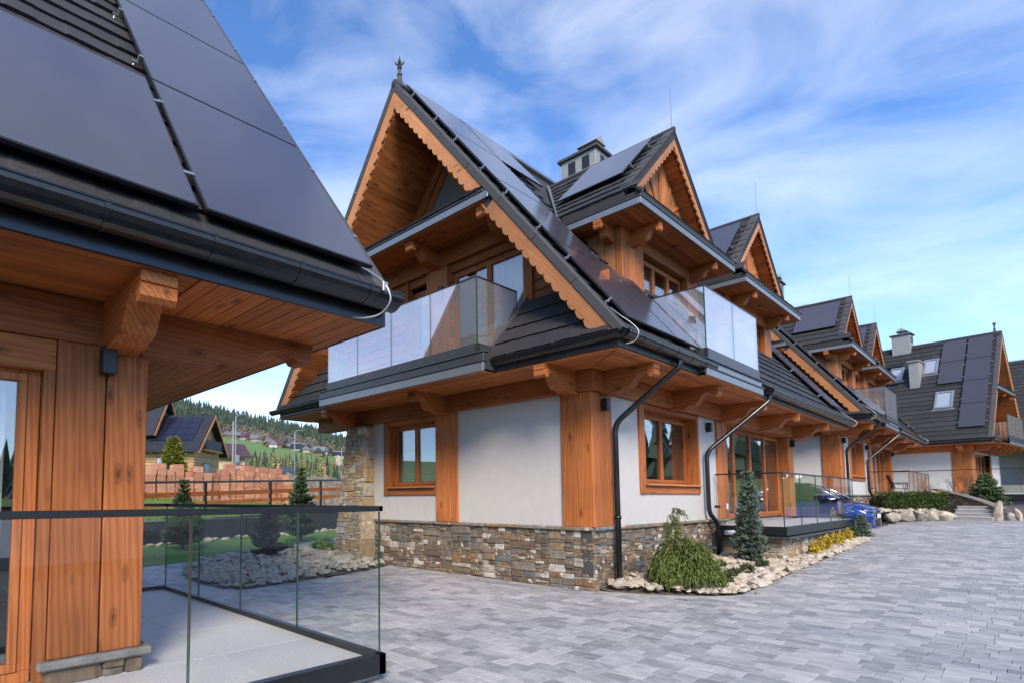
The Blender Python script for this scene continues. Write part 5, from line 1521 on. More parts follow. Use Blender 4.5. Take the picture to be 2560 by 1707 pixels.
LOGW = wood('pale_log', 0, ((.38, .22, .10), (.50, .31, .15), (.58, .38, .20)))
CREAM = plain('cream_render', (.62, .50, .30), .85)
SOLAR_FAR = plain('far_solar', (.015, .016, .035), .15, spec=.6)
CARRED = plain('red_paint', (.45, .03, .04), .3, coat=.8); CARGREY = plain('grey_paint', (.05, .055, .06), .3, coat=.8)
GREENP = plain('green_paint', (.03, .22, .06), .5)
# ------------------------------------------------------------------ lawn, dark wall, bank behind the yard
DIR = V3((.947, .322, 0)); NOR = V3((-.322, .947, 0)); Q0 = V3((-3.0, 14.1, 0))
def AL(s, d, z=0): return Q0+DIR*s+NOR*d+V3((0, 0, z))          # along the garden wall / away from the house
m = MB(); V = []; 
for i in range(30):
    s = -14+i*1.4
    for d, z in ((-4.35, .012), (-3.2, .03), (-2.0, .06), (-.9, .10), (-.02, .12)): V.append(AL(s, d, z))
lawn = m.add(V, [(i*5+k, i*5+5+k, i*5+6+k, i*5+1+k) for i in range(29) for k in range(4)]).obj('lawn', LAWN); tag(lawn, kind='structure')
def grass_strip(name, s0, s1, d0, d1, zf, n, h, seed, parent=None):
    rn = random.Random(seed); m = MB()
    for _ in range(n):
        s, d = rn.uniform(s0, s1), rn.uniform(d0, d1); p = AL(s, d, zf(d)); hh = h*rn.uniform(.5, 1.3); a = rn.uniform(0, 6.28); w = V3((math.cos(a), math.sin(a), 0))*hh*.09
        t = V3((rn.uniform(-.4, .4), rn.uniform(-.4, .4), 1))*hh
        m.add([p-w, p+w, p+t], [(0, 1, 2)])
    o = m.obj(name, L_GRASS, parent, fix=False); return tag(o, kind='stuff')
grass_strip('lawn_grass', -4, 9, -4.3, -1.0, lambda d: .0+(d+4.35)*.025, 16000, .045, 1)
# rocks at the foot of the wall
rs = empty('rock_row', AL(0, -.5, .1), label='row of pale rocks lying along the foot of the dark garden wall', cat='rocks')
rn = random.Random(12)
for i in range(46):
    s = -3.5+i*.3; p = AL(s, -.42+rn.uniform(-.25, .2), .14)-rs.location; sz = rn.uniform(.22, .42)
    rock(RKG[rn.randrange(9)], p, (sz*1.2, sz, sz*.7), rs, rn)
gw = empty('garden_wall', AL(0, 0, 0), math.atan2(DIR.y, DIR.x), label='low dark plank retaining wall at the back of the lawn', cat='wall')
for i in range(16):
    x = -6+i*1.5; zt = .80+.022*(x+3)
    box_obj('wall_panel', BLACK, gw, x+.004, x+1.496, .0, .09, .0, zt, b=.006)
    for k in range(8): box_obj('plank', BLACK_WOOD, gw, x+k*.187+.006, x+(k+1)*.187-.004, -.02, -.002, .05, zt-.02, b=.004)
box_obj('wall_cap', FASCIA, gw, -6, 6, -.03, .12, .86, .885)
# bank
BZ = [(0, .78), (2, .95), (5, 1.05), (9, 1.75), (14, 2.0), (22, 2.6), (45, 4.4), (75, 5.6), (110, 4.0), (150, .0)]
def bz(d):
    for (a, za), (b, zb) in zip(BZ[:-1], BZ[1:]):
        if a <= d <= b: return za+(zb-za)*(d-a)/(b-a)
    return BZ[-1][1]
m = MB(); V = []; ss = [-60, -30, -15, -6, 0, 6, 12, 20, 30, 45, 70, 110]; dd = [.1, 1, 2, 3.5, 5, 7, 9, 11, 14, 18, 22, 30, 45, 60, 75, 110, 150]
for s in ss:
    for d in dd: V.append(AL(s, d, bz(d)+(.12*math.sin(s*1.3+d) if d > 3 else 0)))
K = len(dd)
bank = m.add(V, [(i*K+k, i*K+K+k, i*K+K+k+1, i*K+k+1) for i in range(len(ss)-1) for k in range(K-1)]).obj('grass_bank', MEADOW, smooth=True); tag(bank, kind='structure')
grass_strip('bank_grass', -4, 13, .2, 9, bz, 26000, .17, 2)

# fence on the bank
fe = empty('garden_fence', AL(0, 3.2, 0), math.atan2(DIR.y, DIR.x), label='black post fence with two brown boards in front of the brick stacks', cat='fence')
fx = [-7.4, -3.05, 1.35, 5.4, 9.6, 13.8, 18.0, 22.2]
zr = lambda x: 2.12+.034*(x+2)
for x in fx: box_obj('post', BLACK, fe, x-.055, x+.055, -.055, .055, .6, zr(x)-.05)
for a, b in zip(fx[:-1], fx[1:]):
    for z0, h, mt, nm in ((-.05, .10, FASCIA_DK, 'rail'), (-.62, .20, WX, 'board'), (-1.02, .17, WX, 'board')):
        MB().prism([(a+.057 if nm == 'board' else a, -.03, zr(a)+z0), (b-.057 if nm == 'board' else b, -.03, zr(b)+z0), (b-.057 if nm == 'board' else b, -.03, zr(b)+z0+h), (a+.057 if nm == 'board' else a, -.03, zr(a)+z0+h)], (0, .045 if nm == 'board' else .07, 0)).obj(nm, mt, fe)

# stacks of hollow clay blocks
BRM = []
for k in range(3):
    mm = MB().cbox(-.5, .5, -.5, .5, -.5, .5, b=.012)
    for i in range(7):
        x = -.42+i*.13; mm.box(x, x+.05, -.512, -.497, -.46, .46)
    BRM.append(mm.mesh('clay_block', CLAY))
rn = random.Random(31); nb = 0
cols = [(.55+i*.50, 24.6+rn.uniform(-.2, .2)) for i in range(17)]
ORD = ['first', 'second', 'third', 'fourth', 'fifth', 'sixth', 'seventh', 'eighth', 'ninth', 'tenth', 'eleventh', 'twelfth', 'thirteenth', 'fourteenth', 'fifteenth', 'sixteenth', 'last']
for i, (x, y) in enumerate(cols):
    tower = empty('block_stack', (x, y, bz((x+3)*(-.322)+(y-14.1)*.947)-.02), rn.uniform(-.12, .12), label=ORD[i]+' stack of orange clay blocks behind the fence, counted from the left', cat='bricks', group='stacks of clay blocks')
    n = 5+(i % 2)+(1 if i > 7 else 0)
    for k in range(n):
        for j in range(2):
            if k == n-1 and rn.random() < .25: continue
            w, dp, h = .44, .36, .30
            M_ = Matrix.Translation((rn.uniform(-.03, .03), j*.40, k*.305+.15)) @ Matrix.Rotation(rn.uniform(-.12, .12), 4, 'Z') @ Matrix.Diagonal((w, dp, h, 1))
            if rn.random() < .3: M_ = M_ @ Matrix.Rotation(PI/2, 4, 'Y')
            ob('clay_block', BRM[rn.randrange(3)], tower, M_); nb += 1

# dirt heap, boulder
m = MB(); V = []; nx, ny = 26, 10
for i in range(nx+1):
    for j in range(ny+1):
        x, y = 9.0+i*.55, 24+j*.8; t = math.sin(j/ny*PI)*min(1, i/4)
        V.append((x, y, bz(max(.1, (x+3)*(-.322)+(y-14.1)*.947))-.25+1.75*t+.22*math.sin(i*1.7+j*2.3)+rn.uniform(-.12, .12)))
tag(m.add(V, [(i*(ny+1)+j, (i+1)*(ny+1)+j, (i+1)*(ny+1)+j+1, i*(ny+1)+j+1) for i in range(nx) for j in range(ny)]).obj('dirt_mound', DIRT), label='long mound of stony earth right of the clay block stacks', cat='mound')
tag(rock(RKW[2], (20.9, 36.0, 4.75), (1.05, .8, 1.7)), label='big pale boulder standing on the mound beside the stone pillar', cat='boulder')

# ------------------------------------------------------------------ neighbouring houses
def gabled(root, w, l, zw, zr_, ov, roofm, wallm, ridge='x', roofname='roof'):
    """simple gabled volume centred on the root; ridge along local x"""
    MB().box(-l/2, l/2, -w/2, w/2, 0, zw).obj('wall', wallm, root)
    MB().prism([(-l/2, -w/2, zw), (-l/2, w/2, zw), (-l/2, 0, zr_-.3)], (l, 0, 0)).obj('gable_wall', wallm, root)
    sl_ = (zr_-zw)/(w/2); e = w/2+ov; ze = zw-ov*sl_; m = MB()
    for s in (-1, 1): m.prism([(-l/2-ov, s*e, ze), (l/2+ov, s*e, ze), (l/2+ov, 0, zr_), (-l/2-ov, 0, zr_)], (0, 0, .18))
    r = m.obj(roofname, roofm, root); 
    return r, (lambda s: (V3((0, s*e, ze+.18)), V3((1 if s < 0 else -1, 0, 0)), V3((0, -s*e, zr_-ze)).normalized(), None)), math.hypot(e, zr_-ze)
nh = empty('neighbour_house', (15.2, 61, 3.4), math.radians(-46), label='pale log house with black tiled roof and solar panels beyond the clay blocks', cat='house')
r, sf, Ls = gabled(nh, 7.2, 8.0, 4.3, 7.9, .9, TILE_DKB, LOGW)
o_, u_, v_, _ = sf(-1); n_ = u_.cross(v_)
for i in range(14):
    MB().box(-4.9, 4.9, i*Ls/14, (i+1)*Ls/14, 0, .05, T=frame(o_, u_, v_, u_*0+n_)).obj('tile_course', TILE_DKB, r) if i % 1 == 0 else None
for i in range(4):
    for j in range(4): 
        MB().box(-1.2+i*1.25, -1.2+(i+1)*1.25-.04, 1.6+j*1.05, 1.6+(j+1)*1.05-.05, .10, .14, T=frame(o_, u_, v_, n_)).obj('solar_panel', SOLAR_FAR, r)
for x0, x1, z0, z1 in ((-3.6, -1.9, 1.4, 2.9), (-.3, .9, 1.4, 2.9)):
    w_ = box_obj('window', BLACK, nh, x0, x1, -3.66, -3.55, z0, z1); box_obj('pane', SKYGLASS, w_, x0+.1, x1-.1, -3.68, -3.662, z0+.1, z1-.1)
for i in range(12): box_obj('log', LOGW, nh, -4.02, 4.02, -3.66, -3.60, .05+i*.32, .05+i*.32+.30, b=.03)
for i in range(12): box_obj('log', LOGW, nh, 4.0, 4.05, -3.55, 3.55, .05+i*.32, .05+i*.32+.30, b=.03)
w_ = box_obj('door', BLACK, nh, 4.02, 4.10, -1.2, .6, .0, 2.4); box_obj('pane', SKYGLASS, w_, 4.101, 4.12, -1.05, .45, .15, 2.25)
for s in (-1, 1): MB().prism([(4.95, s*4.6, 3.25), (4.95, s*4.2, 3.25), (4.95, 0, 7.6), (4.95, 0, 8.0)], (.08, 0, 0)).obj('bargeboard', WLY, nh)
for i in range(10): MB().tube([(-4.6+i*1.0, -4.3, 3.3), (-4.6+i*1.0, -3.5, 3.5)], .10, 6).obj('rafter_end', WLY, nh)
MB().cbox(4.1, 4.9, -2.6, 2.6, 3.7, 3.85).obj('balcony', WLY, nh); MB().box(4.86, 4.9, -2.2, 2.2, 3.86, 5.0).obj('balcony_rail', BLACK_WOOD, nh)
nw = empty('neighbour_wing', (11.6, 64.5, 3.4), math.radians(-46), label='tall rear wing of the log house with pale gable, partly hidden by the corner post', cat='house')
r, sf, Ls = gabled(nw, 5.4, 7.0, 6.6, 10.4, .9, TILE_DKB, LOGW)
for s in (-1, 1): MB().prism([(4.45, s*3.6, 5.3), (4.45, s*3.2, 5.3), (4.45, 0, 10.1), (4.45, 0, 10.5)], (.08, 0, 0)).obj('bargeboard', WLY, nw)
sh = empty('small_house', (24.5, 70, 3.6), math.radians(-10), label='small cream house with purple brown tiled roof behind the brick stacks', cat='house')
r, sf, Ls = gabled(sh, 5.5, 6.4, 4.1, 5.7, .7, TILE_PURPLE, CREAM)
o_, u_, v_, _ = sf(-1); n_ = u_.cross(v_)
for i in range(9):
    for j in range(14): pass
    MB().box(-3.9, 3.9, i*Ls/9, (i+1)*Ls/9-.05, 0, .07, T=frame(o_, u_, v_, n_)).obj('tile_course', TILE_PURPLE, r)
conifer('thuja', (8.9, 44.0, 3.4), 3.4, 1.15, L_THUJA, 'yellow green conical thuja in front of the log house', cat='tree', seed=14, whorls=12, per=10, dens=3.2, nl=.30, power=.7)
# parked cars beyond: only roofs show above the blocks
def far_car(loc, rz, mat, label):
    c = empty('parked_car', loc, rz, label=label, cat='car')
    prof = [(-2.1, .45), (-2.1, .95), (-1.75, 1.1), (-1.35, 1.5), (.35, 1.52), (1.1, 1.08), (2.0, .92), (2.15, .5)]
    MB().prism([(x, -.85, z) for x, z in prof], (0, 1.7, 0)).obj('body', mat, c)
    MB().prism([(-1.3, -.86, 1.08), (-1.15, -.86, 1.42), (.3, -.86, 1.42), (.9, -.86, 1.08)], (0, 1.72, 0)).obj('side_window', SKYGLASS, c)
    for x in (-1.3, 1.3):
        for y in (-.8, .62): MB().tube([(x, y, .33), (x, y+.18, .33)], .33, 14).obj('wheel', BLACK, c)
far_car((20.0, 53, 3.85), math.radians(-12), CARRED, 'red and white car parked beyond the clay blocks')
far_car((27.5, 56, 4.1), math.radians(60), CARGREY, 'dark grey car parked by the green mesh fence')

# street lamps and poles
def lamp(loc, h, arm, rz, label):
    c = empty('street_lamp', loc, rz, label=label, cat='street lamp')
    MB().tube([(0, 0, 0), (0, 0, h)], [.11, .06], 8).obj('pole', STEEL, c)
    MB().tube([(0, 0, h-.1), (arm*.4, 0, h+.22), (arm, 0, h+.3)], .045, 6).obj('arm', STEEL, c)
    MB().cbox(arm-.1, arm+.5, -.14, .14, h+.26, h+.36, b=.03).obj('lamp_head', STEEL, c)
lamp((22.45, 60, 4.0), 8.0, 1.2, .15, 'tall grey street lamp beside the small cream house')
lamp((33.5, 64, 4.0), 7.2, .9, .2, 'grey street lamp right of the small house, above the dirt mound')
lamp((61, 90, 5.0), 7.2, .9, .2, 'distant street lamp against the green meadow')
pl = empty('utility_pole', (25.0, 66, 4.0), label='concrete utility pole just behind the tall street lamp', cat='pole')
MB().tube([(0, 0, 0), (0, 0, 8.2)], [.16, .10], 8).obj('pole', CONCRETE, pl); MB().cbox(-.7, .7, -.06, .06, 5.2, 5.32).obj('crossarm', CONCRETE, pl); MB().cbox(.1, .8, -.35, .25, 2.6, 3.6).obj('transformer', STEEL, pl)
# green mesh fence
mf = empty('mesh_fence', (26, 62, 4.2), math.radians(-4), label='green wire mesh fence across the field behind the dirt mound', cat='fence')
for i in range(16):
    MB().tube([(i*2.4, 0, 0), (i*2.4, 0, 1.7)], .04, 6).obj('post', GREENP, mf)
for k in range(9): MB().tube([(0, 0, .15+k*.18), (36, 0, .15+k*.18)], .008, 4).obj('wire', GREENP, mf)
for x, y, lb in ((27.4, 58, 'short orange stake left of the mesh fence'), (36.0, 60, 'short orange stake right of the second street lamp')):
    tag(MB().tube([(x, y, 4.0), (x, y, 6.1)], .13, 7).obj('stake', CLAY), label=lb, cat='post')

# ------------------------------------------------------------------ woods and village on the hill
def spruce_cone(m, p, h, r, rn, n=7, tiers=4):
    for t in range(tiers):
        z0 = h*(.10+.8*t/tiers); z1 = h*(.10+.8*(t+1.55)/tiers) if t < tiers-1 else h; rr = r*(1-t/tiers*.82); a0 = rn.uniform(0, 6)
        b = len(m.v); m.v.append((p[0], p[1], p[2]+min(h, z1)))
        for k in range(n):
            a = a0+2*PI*k/n; q = rr*rn.uniform(.68, 1.15); m.v.append((p[0]+q*math.cos(a), p[1]+q*math.sin(a), p[2]+z0+rn.uniform(-.05, .04)*h))
        for k in range(n): m.f.append((b, b+1+k, b+1+(k+1) % n))
def crown_puff(m, p, h, r, rn):
    for _ in range(70):
        d = V3((rn.gauss(0, 1), rn.gauss(0, 1), rn.gauss(0, 1))).normalized(); c = V3(p)+V3((d.x*r, d.y*r, h*.55+d.z*h*.42))
        s = r*.16; t = V3((rn.uniform(-1, 1), rn.uniform(-1, 1), rn.uniform(-1, 1))).normalized(); u = d.cross(t).normalized()
        m.add([c+t*s, c-t*s*.5+u*s*.8, c-t*s*.5-u*s*.8], [(0, 1, 2)])
def pol(az, r): 
    a = math.radians(az); x, y = CAM.x+r*math.cos(a), CAM.y+r*math.sin(a); return x, y, hill(x, y)
rn = random.Random(9); m1, m2, m3 = MB(), MB(), MB()
for _ in range(4600):
    az = rn.uniform(45, 84); r_ = rn.uniform(560, 930)
    lim = 560+max(0, (62-az))*9
    if r_ < lim and rn.random() < .93: continue
    x, y, z = pol(az, r_); h = rn.uniform(14, 24)
    spruce_cone(m1, (x, y, z-1), h*rn.uniform(.75, 1.1), h*rn.uniform(.12, .17), rn, 7, 5)
for _ in range(120):
    az = rn.uniform(50, 75); r_ = rn.uniform(500, 600); x, y, z = pol(az, r_); crown_puff(m3, (x, y, z), rn.uniform(9, 14), rn.uniform(3.5, 5.5), rn)
for _ in range(1100):
    az = rn.uniform(46, 80); r_ = rn.uniform(150, 235); x, y, z = pol(az, r_); h = rn.uniform(3.6, 7.4)
    if rn.random() < .5: spruce_cone(m2, (x, y, z-.5), h, h*rn.uniform(.14, .2), rn, 9, 8)
    else: spruce_cone(m1, (x, y, z-.5), h*rn.uniform(.8, 1.3), h*rn.uniform(.13, .18), rn, 9, 8)
for _ in range(420):
    az = rn.uniform(5, 45); r_ = rn.uniform(700, 900); x, y, z = pol(az, r_); h = rn.uniform(14, 22); spruce_cone(m1, (x, y, z-1), h, h*.18, rn)
# woods behind the viewer, which the window panes mirror
for _ in range(900):
    az = rn.uniform(170, 355); r_ = rn.uniform(120, 420); x, y, z = pol(az, r_); h = rn.uniform(9, 20); spruce_cone(m1, (x, y, z-1), h, h*.18, rn)
for x, y, h in ((2, -60, 12), (6, -66, 14), (12, -58, 10), (16, -72, 15), (21, -60, 11), (27, -68, 13), (34, -62, 15), (40, -70, 13)): spruce_cone(m1, (x, y, -.1), h, h*.17, rn, 11, 9)
tag(m1.obj('spruce_forest', L_FOREST, fix=False), label='dark spruce forest on the far hillside', cat='forest', kind='stuff')
tag(m2.obj('larch_wood', L_LARCH, fix=False), label='pale green larches below the village', cat='trees', kind='stuff')
tag(m3.obj('bare_trees', L_BARE, fix=False), label='leafless trees along the forest edge', cat='trees', kind='stuff')
VR = [TILE_PURPLE, TILE_DKB, plain('red_roof', (.40, .05, .05), .7), plain('grey_roof', (.16, .16, .17), .7)]; VW = [plain('village_wall', (.34, .30, .25), .9), plain('village_white', (.55, .54, .52), .9), plain('village_timber', (.20, .13, .08), .9)]
hm = {}
rn = random.Random(3)
for i in range(78):
    if i < 24: az, r_ = rn.uniform(62.2, 65.0), rn.uniform(440, 520)
    elif i < 60: az, r_ = rn.uniform(54.6, 61.5), rn.uniform(380, 470)
    else: az, r_ = rn.uniform(51.5, 54.5), rn.uniform(430, 520)
    x, y, z = pol(az, r_); w, l, hh = rn.uniform(4, 6), rn.uniform(5, 9), rn.uniform(2, 3.2)
    k = 2 if i == 30 else rn.choice((0, 1, 3, 1, 3))
    c = empty('village_house', (x, y, z-.3), rn.uniform(0, 3.1), label='tiny pitched roof house of the village on the far hillside', cat='house', group='village houses on the far hillside')
    MB().box(-l/2, l/2, -w/2, w/2, 0, hh).obj('wall', VW[rn.randrange(3)], c)
    MB().prism([(-l/2-.6, -w/2-.8, hh-.4), (-l/2-.6, w/2+.8, hh-.4), (-l/2-.6, 0, hh+w*.55)], (l+1.2, 0, 0)).obj('roof', VR[k], c)
# ------------------------------------------------------------------ blue car in the gap between the chalets
def blue_car():
    # car space: x across, y towards the rear (front at y=0), z up; set down with its nose towards the drive
    C_ = empty('parked_car', (14.15, -1.78, .47), label='shiny blue people carrier parked nose out between the chalets', cat='car')
    PAINT = plain('blue_paint', (.003, .026, .19), .25, metal=.3, coat=1)
    DARKG = plain('car_glass', (.012, .014, .018), .05, spec=.9, coat=1); CHROME = plain('chrome', (.75, .76, .78), .12, metal=1); TYRE = plain('tyre', (.015, .015, .016), .8); LENS = plain('headlight_lens', (.35, .37, .40), .06, coat=1)
    # lower body: lofted sections along y: (y, half width at sill, half width at waist, z low, z waist, z top centre)
    sec = [(0.00, .52, .62, .30, .55, .72), (.06, .70, .78, .24, .62, .82), (.25, .82, .87, .20, .74, .93), (.6, .87, .91, .20, .86, 1.02), (1.05, .88, .92, .20, .95, 1.10), (1.6, .88, .92, .20, 1.0, 1.12), (2.6, .88, .93, .20, 1.02, 1.12), (3.6, .88, .92, .20, 1.03, 1.12), (4.15, .86, .90, .24, 1.02, 1.10), (4.42, .74, .80, .34, .95, 1.02)]
    m = MB(); V = []; n = 0
    for y, ws, ww, zl, zw, zt in sec:
        ring = [(-ws*.9, zl), (-ws, zl+.08), (-ww, (zl+zw)*.5), (-ww*.985, zw-.03), (-ww*.93, zw+.02), (-ww*.55, zt-.01), (0, zt), (ww*.55, zt-.01), (ww*.93, zw+.02), (ww*.985, zw-.03), (ww, (zl+zw)*.5), (ws, zl+.08), (ws*.9, zl)]
        n = len(ring); V += [(x, y, z) for x, z in ring]
    F = [(i*n+k, i*n+k+1, (i+1)*n+k+1, (i+1)*n+k) for i in range(len(sec)-1) for k in range(n-1)]
    F += [tuple(range(n)), tuple(range((len(sec)-1)*n, len(sec)*n))]
    body = m.add(V, F).obj('body', PAINT, C_, smooth=True)
    sub = body.modifiers.new('round', 'SUBSURF'); sub.levels = 1; sub.render_levels = 2
    # cabin
    cab = [(.86, .80, 1.08, .76, 1.10), (1.35, .84, 1.05, .68, 1.40), (1.9, .86, 1.05, .62, 1.60), (2.6, .86, 1.05, .62, 1.66), (3.5, .85, 1.05, .60, 1.62), (4.1, .82, 1.04, .56, 1.48), (4.36, .78, 1.02, .60, 1.12)]
    m = MB(); V = []
    for y, wb, zb, wt, zt in cab:
        ring = [(-wb, zb), (-wb*.98, zb+.04), (-wt-.03, zt-.07), (-wt*.8, zt-.01), (0, zt+.02), (wt*.8, zt-.01), (wt+.03, zt-.07), (wb*.98, zb+.04), (wb, zb)]; n = len(ring); V += [(x, y, z) for x, z in ring]
    F = [(i*n+k, i*n+k+1, (i+1)*n+k+1, (i+1)*n+k) for i in range(len(cab)-1) for k in range(n-1)]+[tuple(range(n)), tuple(range((len(cab)-1)*n, len(cab)*n))]
    m.add(V, F).obj('windows', DARKG, C_, smooth=True)
    m = MB(); V = []
    for y, w, z in ((1.78, .60, 1.585), (2.6, .64, 1.685), (3.5, .61, 1.645), (4.1, .56, 1.505)):
        V += [(-w, y, z-.07), (-w*.8, y, z), (0, y, z+.03), (w*.8, y, z), (w, y, z-.07)]
    m.add(V, [(i*5+k, i*5+k+1, i*5+6+k, i*5+5+k) for i in range(3) for k in range(4)]).obj('roof_panel', PAINT, C_, smooth=True)
    for s in (-1, 1):
        MB().tube([(s*.80, .80, 1.10), (s*.72, 1.35, 1.43), (s*.66, 1.85, 1.60), (s*.66, 2.7, 1.665), (s*.62, 3.6, 1.61), (s*.60, 4.15, 1.46)], .028, 6).obj('roof_pillar', CHROME, C_, smooth=True)
        # headlight cluster: slim upper strip and main lamp below
        h = MB().prism([(s*.40, .028, .71), (s*.80, .16, .76), (s*.81, .19, .68), (s*.70, .10, .63), (s*.46, .03, .64)], (0, .05, 0)).obj('headlight', LENS, C_)
        MB().lathe([(0, .0), (.045, .0), (.045, .03)], (0, 0, 0), 12).obj('lamp', CHROME, h).matrix_basis = Matrix.Translation((s*.62, .055, .685)) @ Matrix.Rotation(PI/2, 4, 'X')
        MB().prism([(s*.10, .0, .80), (s*.55, .06, .825), (s*.80, .22, .86), (s*.80, .22, .845), (s*.55, .05, .80), (s*.10, -.012, .785)], (0, .03, 0)).obj('light_strip', CHROME, C_)
        f = MB().tube([(s*.40, .01, .50), (s*.62, .06, .52), (s*.76, .14, .50), (s*.80, .2, .40), (s*.74, .12, .32), (s*.42, .02, .31)], .022, 8).obj('fog_light_frame', CHROME, C_, smooth=True)
        MB().prism([(s*.42, .03, .48), (s*.74, .15, .48), (s*.77, .18, .40), (s*.72, .13, .34), (s*.42, .03, .33)], (0, .03, 0)).obj('fog_light_recess', BLACK, f)
        MB().cbox(s*.98-.10, s*.98+.10, 1.02, 1.16, 1.05, 1.20, b=.04).obj('wing_mirror', PAINT, C_)
        for y in (.82, 3.52):
            w = MB().tube([(s*.70, y, .32), (s*.92, y, .32)], .32, 24).obj('wheel', TYRE, C_); MB().tube([(s*.90, y, .32), (s*.928, y, .32)], .21, 20).obj('rim', CHROME, w)
    # nose: chevrons in the upper strip, grille, number plate, splitter
    for dz in (0, -.035): MB().prism([(-.10, -.02, .80+dz), (0, -.02, .835+dz), (.10, -.02, .80+dz), (.10, -.02, .785+dz), (0, -.02, .818+dz), (-.10, -.02, .785+dz)], (0, .025, 0)).obj('chevron_emblem', CHROME, C_)
    g_ = MB().cbox(-.36, .36, -.012, .06, .30, .46, b=.02).obj('grille', BLACK, C_)
    for k in range(4): box_obj('grille_bar', TYRE, g_, -.34, .34, -.018, -.008, .315+k*.036, .325+k*.036, b=.002)
    MB().cbox(-.26, .26, -.03, -.012, .50, .61, b=.005).obj('number_plate', WHITE, C_)
    MB().tube([(-.72, .12, .22), (-.4, .0, .20), (0, -.03, .20), (.4, .0, .20), (.72, .12, .22)], .028, 6).obj('front_splitter', PAINT, C_, smooth=True)
    return C_
blue_car()

# ------------------------------------------------------------------ planting, steps and terrace towards the end house
def gz2(x): return gz(x)
bw = empty('boulder_wall', (24.3, -1.9, .55), label='row of big pale boulders edging the raised bed under the hedge', cat='rocks')
rn = random.Random(6)
edge = [(21.6, -.6), (22.3, -1.05), (23.0, -1.45), (23.7, -1.80), (24.4, -2.1), (25.0, -2.35), (25.5, -2.5), (25.9, -2.3)]
for i, (x, y) in enumerate(edge):
    s = rn.uniform(.62, .85); rock(RKW[rn.randrange(9)], (x-24.3, y+1.9, .22), (s*1.15, s, s*.95), bw, rn, 'boulder')
for i in range(60):
    t = rn.random()*(len(edge)-1); k = int(t); x = edge[k][0]+(edge[k+1][0]-edge[k][0])*(t-k); y = edge[k][1]+(edge[k+1][1]-edge[k][1])*(t-k); d = rn.uniform(.35, 1.1)
    s = rn.uniform(.2, .42); rock(RKW[rn.randrange(9)], (x-24.3+d*.45, y+1.9+d*.75, .42+.05*d), (s*1.2, s, s*.7), bw, rn, 'boulder')
m = MB(); V = [(x+.2, y+.3, .98) for x, y in edge]+[(27.5, -.6, 1.1), (24, .3, 1.1)]
tag(m.add(V, [tuple(range(len(V)))]).obj('planting_bed', SOIL), kind='structure')
hd = empty('hedge', (24.85, -1.35, .98), math.atan2(-1.5, 2.6), label='clipped dark green hedge above the pale boulders', cat='hedge')
m = MB(); rn = random.Random(2)
for _ in range(9000):
    x, y, z = rn.uniform(-1.7, 1.7), rn.uniform(-.3, .3), rn.random()**.6*.78*(1+.08*math.sin(rn.uniform(0, 6)))
    if rn.random() < .5: y = -.3+rn.uniform(-.06, .03)
    z *= 1+.06*math.sin(x*4); blades(m, V3((x, y, z)), V3((rn.uniform(-1, 1), rn.uniform(-1.4, .4), rn.uniform(-.4, 1))), .085, .022, rn.uniform(0, 3))
m.obj('foliage', L_HEDGE, hd, fix=False); MB().box(-1.6, 1.6, -.2, .2, 0, .66).obj('shade_core', plain('hedge_shade', (.012, .02, .008), .95), hd)  # dark box stands in for the shade inside the foliage
# steps
st = empty('garden_steps', (25.6, -3.2, .60), math.radians(-8), label='four grey stone steps leading up to the end house', cat='steps')
for k in range(4):
    s = box_obj('step', CONCRETE, st, .34*k, .34*k+1.2, -.62, .62, .15*k-.02, .15*(k+1)-.03); box_obj('tread', GRANITE, s, .34*k-.02, .34*k+.40, -.63, .63, .15*(k+1)-.028, .15*(k+1), b=.006)
# curved stone cheek wall
cw = empty('ramp_wall', (26.0, -3.95, .55), label='sloping stone wall with cap beside the garden steps', cat='wall')
for i in range(5):
    a = V3((.92*i, .30*i+.03*i*i, 0)); b = V3((.92*(i+1), .30*(i+1)+.03*(i+1)**2, 0)); d = (b-a); L = d.length; d.normalize(); s = V3((-d.y, d.x, 0)); zt = .62+.17*i
    T = frame(a, d, s, (0, 0, 1))
    stone_wall(cw, 'wall_segment', lambda p, q, r, T=T: T(p, q-.0, r), L, -.05, zt+.05, 90+i, meshes=STP, cap=False)
    MB().cbox(-.02, L+.02, -.28, .06, zt, zt+.09, b=.02, T=lambda p, q, r, T=T, L=L: T(p, q, r+.17*(p/L-.5))).obj('cap_stone', CAPSTONE, cw)
    T2 = frame(a+V3((0, .30, 0)), d, -s, (0, 0, 1))
for i, (x, y, w, h) in enumerate(((25.85, -4.0, .40, .95), (26.2, -4.3, .5, .5), (26.7, -4.55, .34, .6))):
    tag(rock(RKW[i], (x, y, .55+h*.4), (w, w*.8, h*1.25)), label=('tall pale boulder at the foot of the sloping wall', 'broad grey boulder leaning on the tall pale one', 'small upright boulder nearest the right edge')[i], cat='boulder')
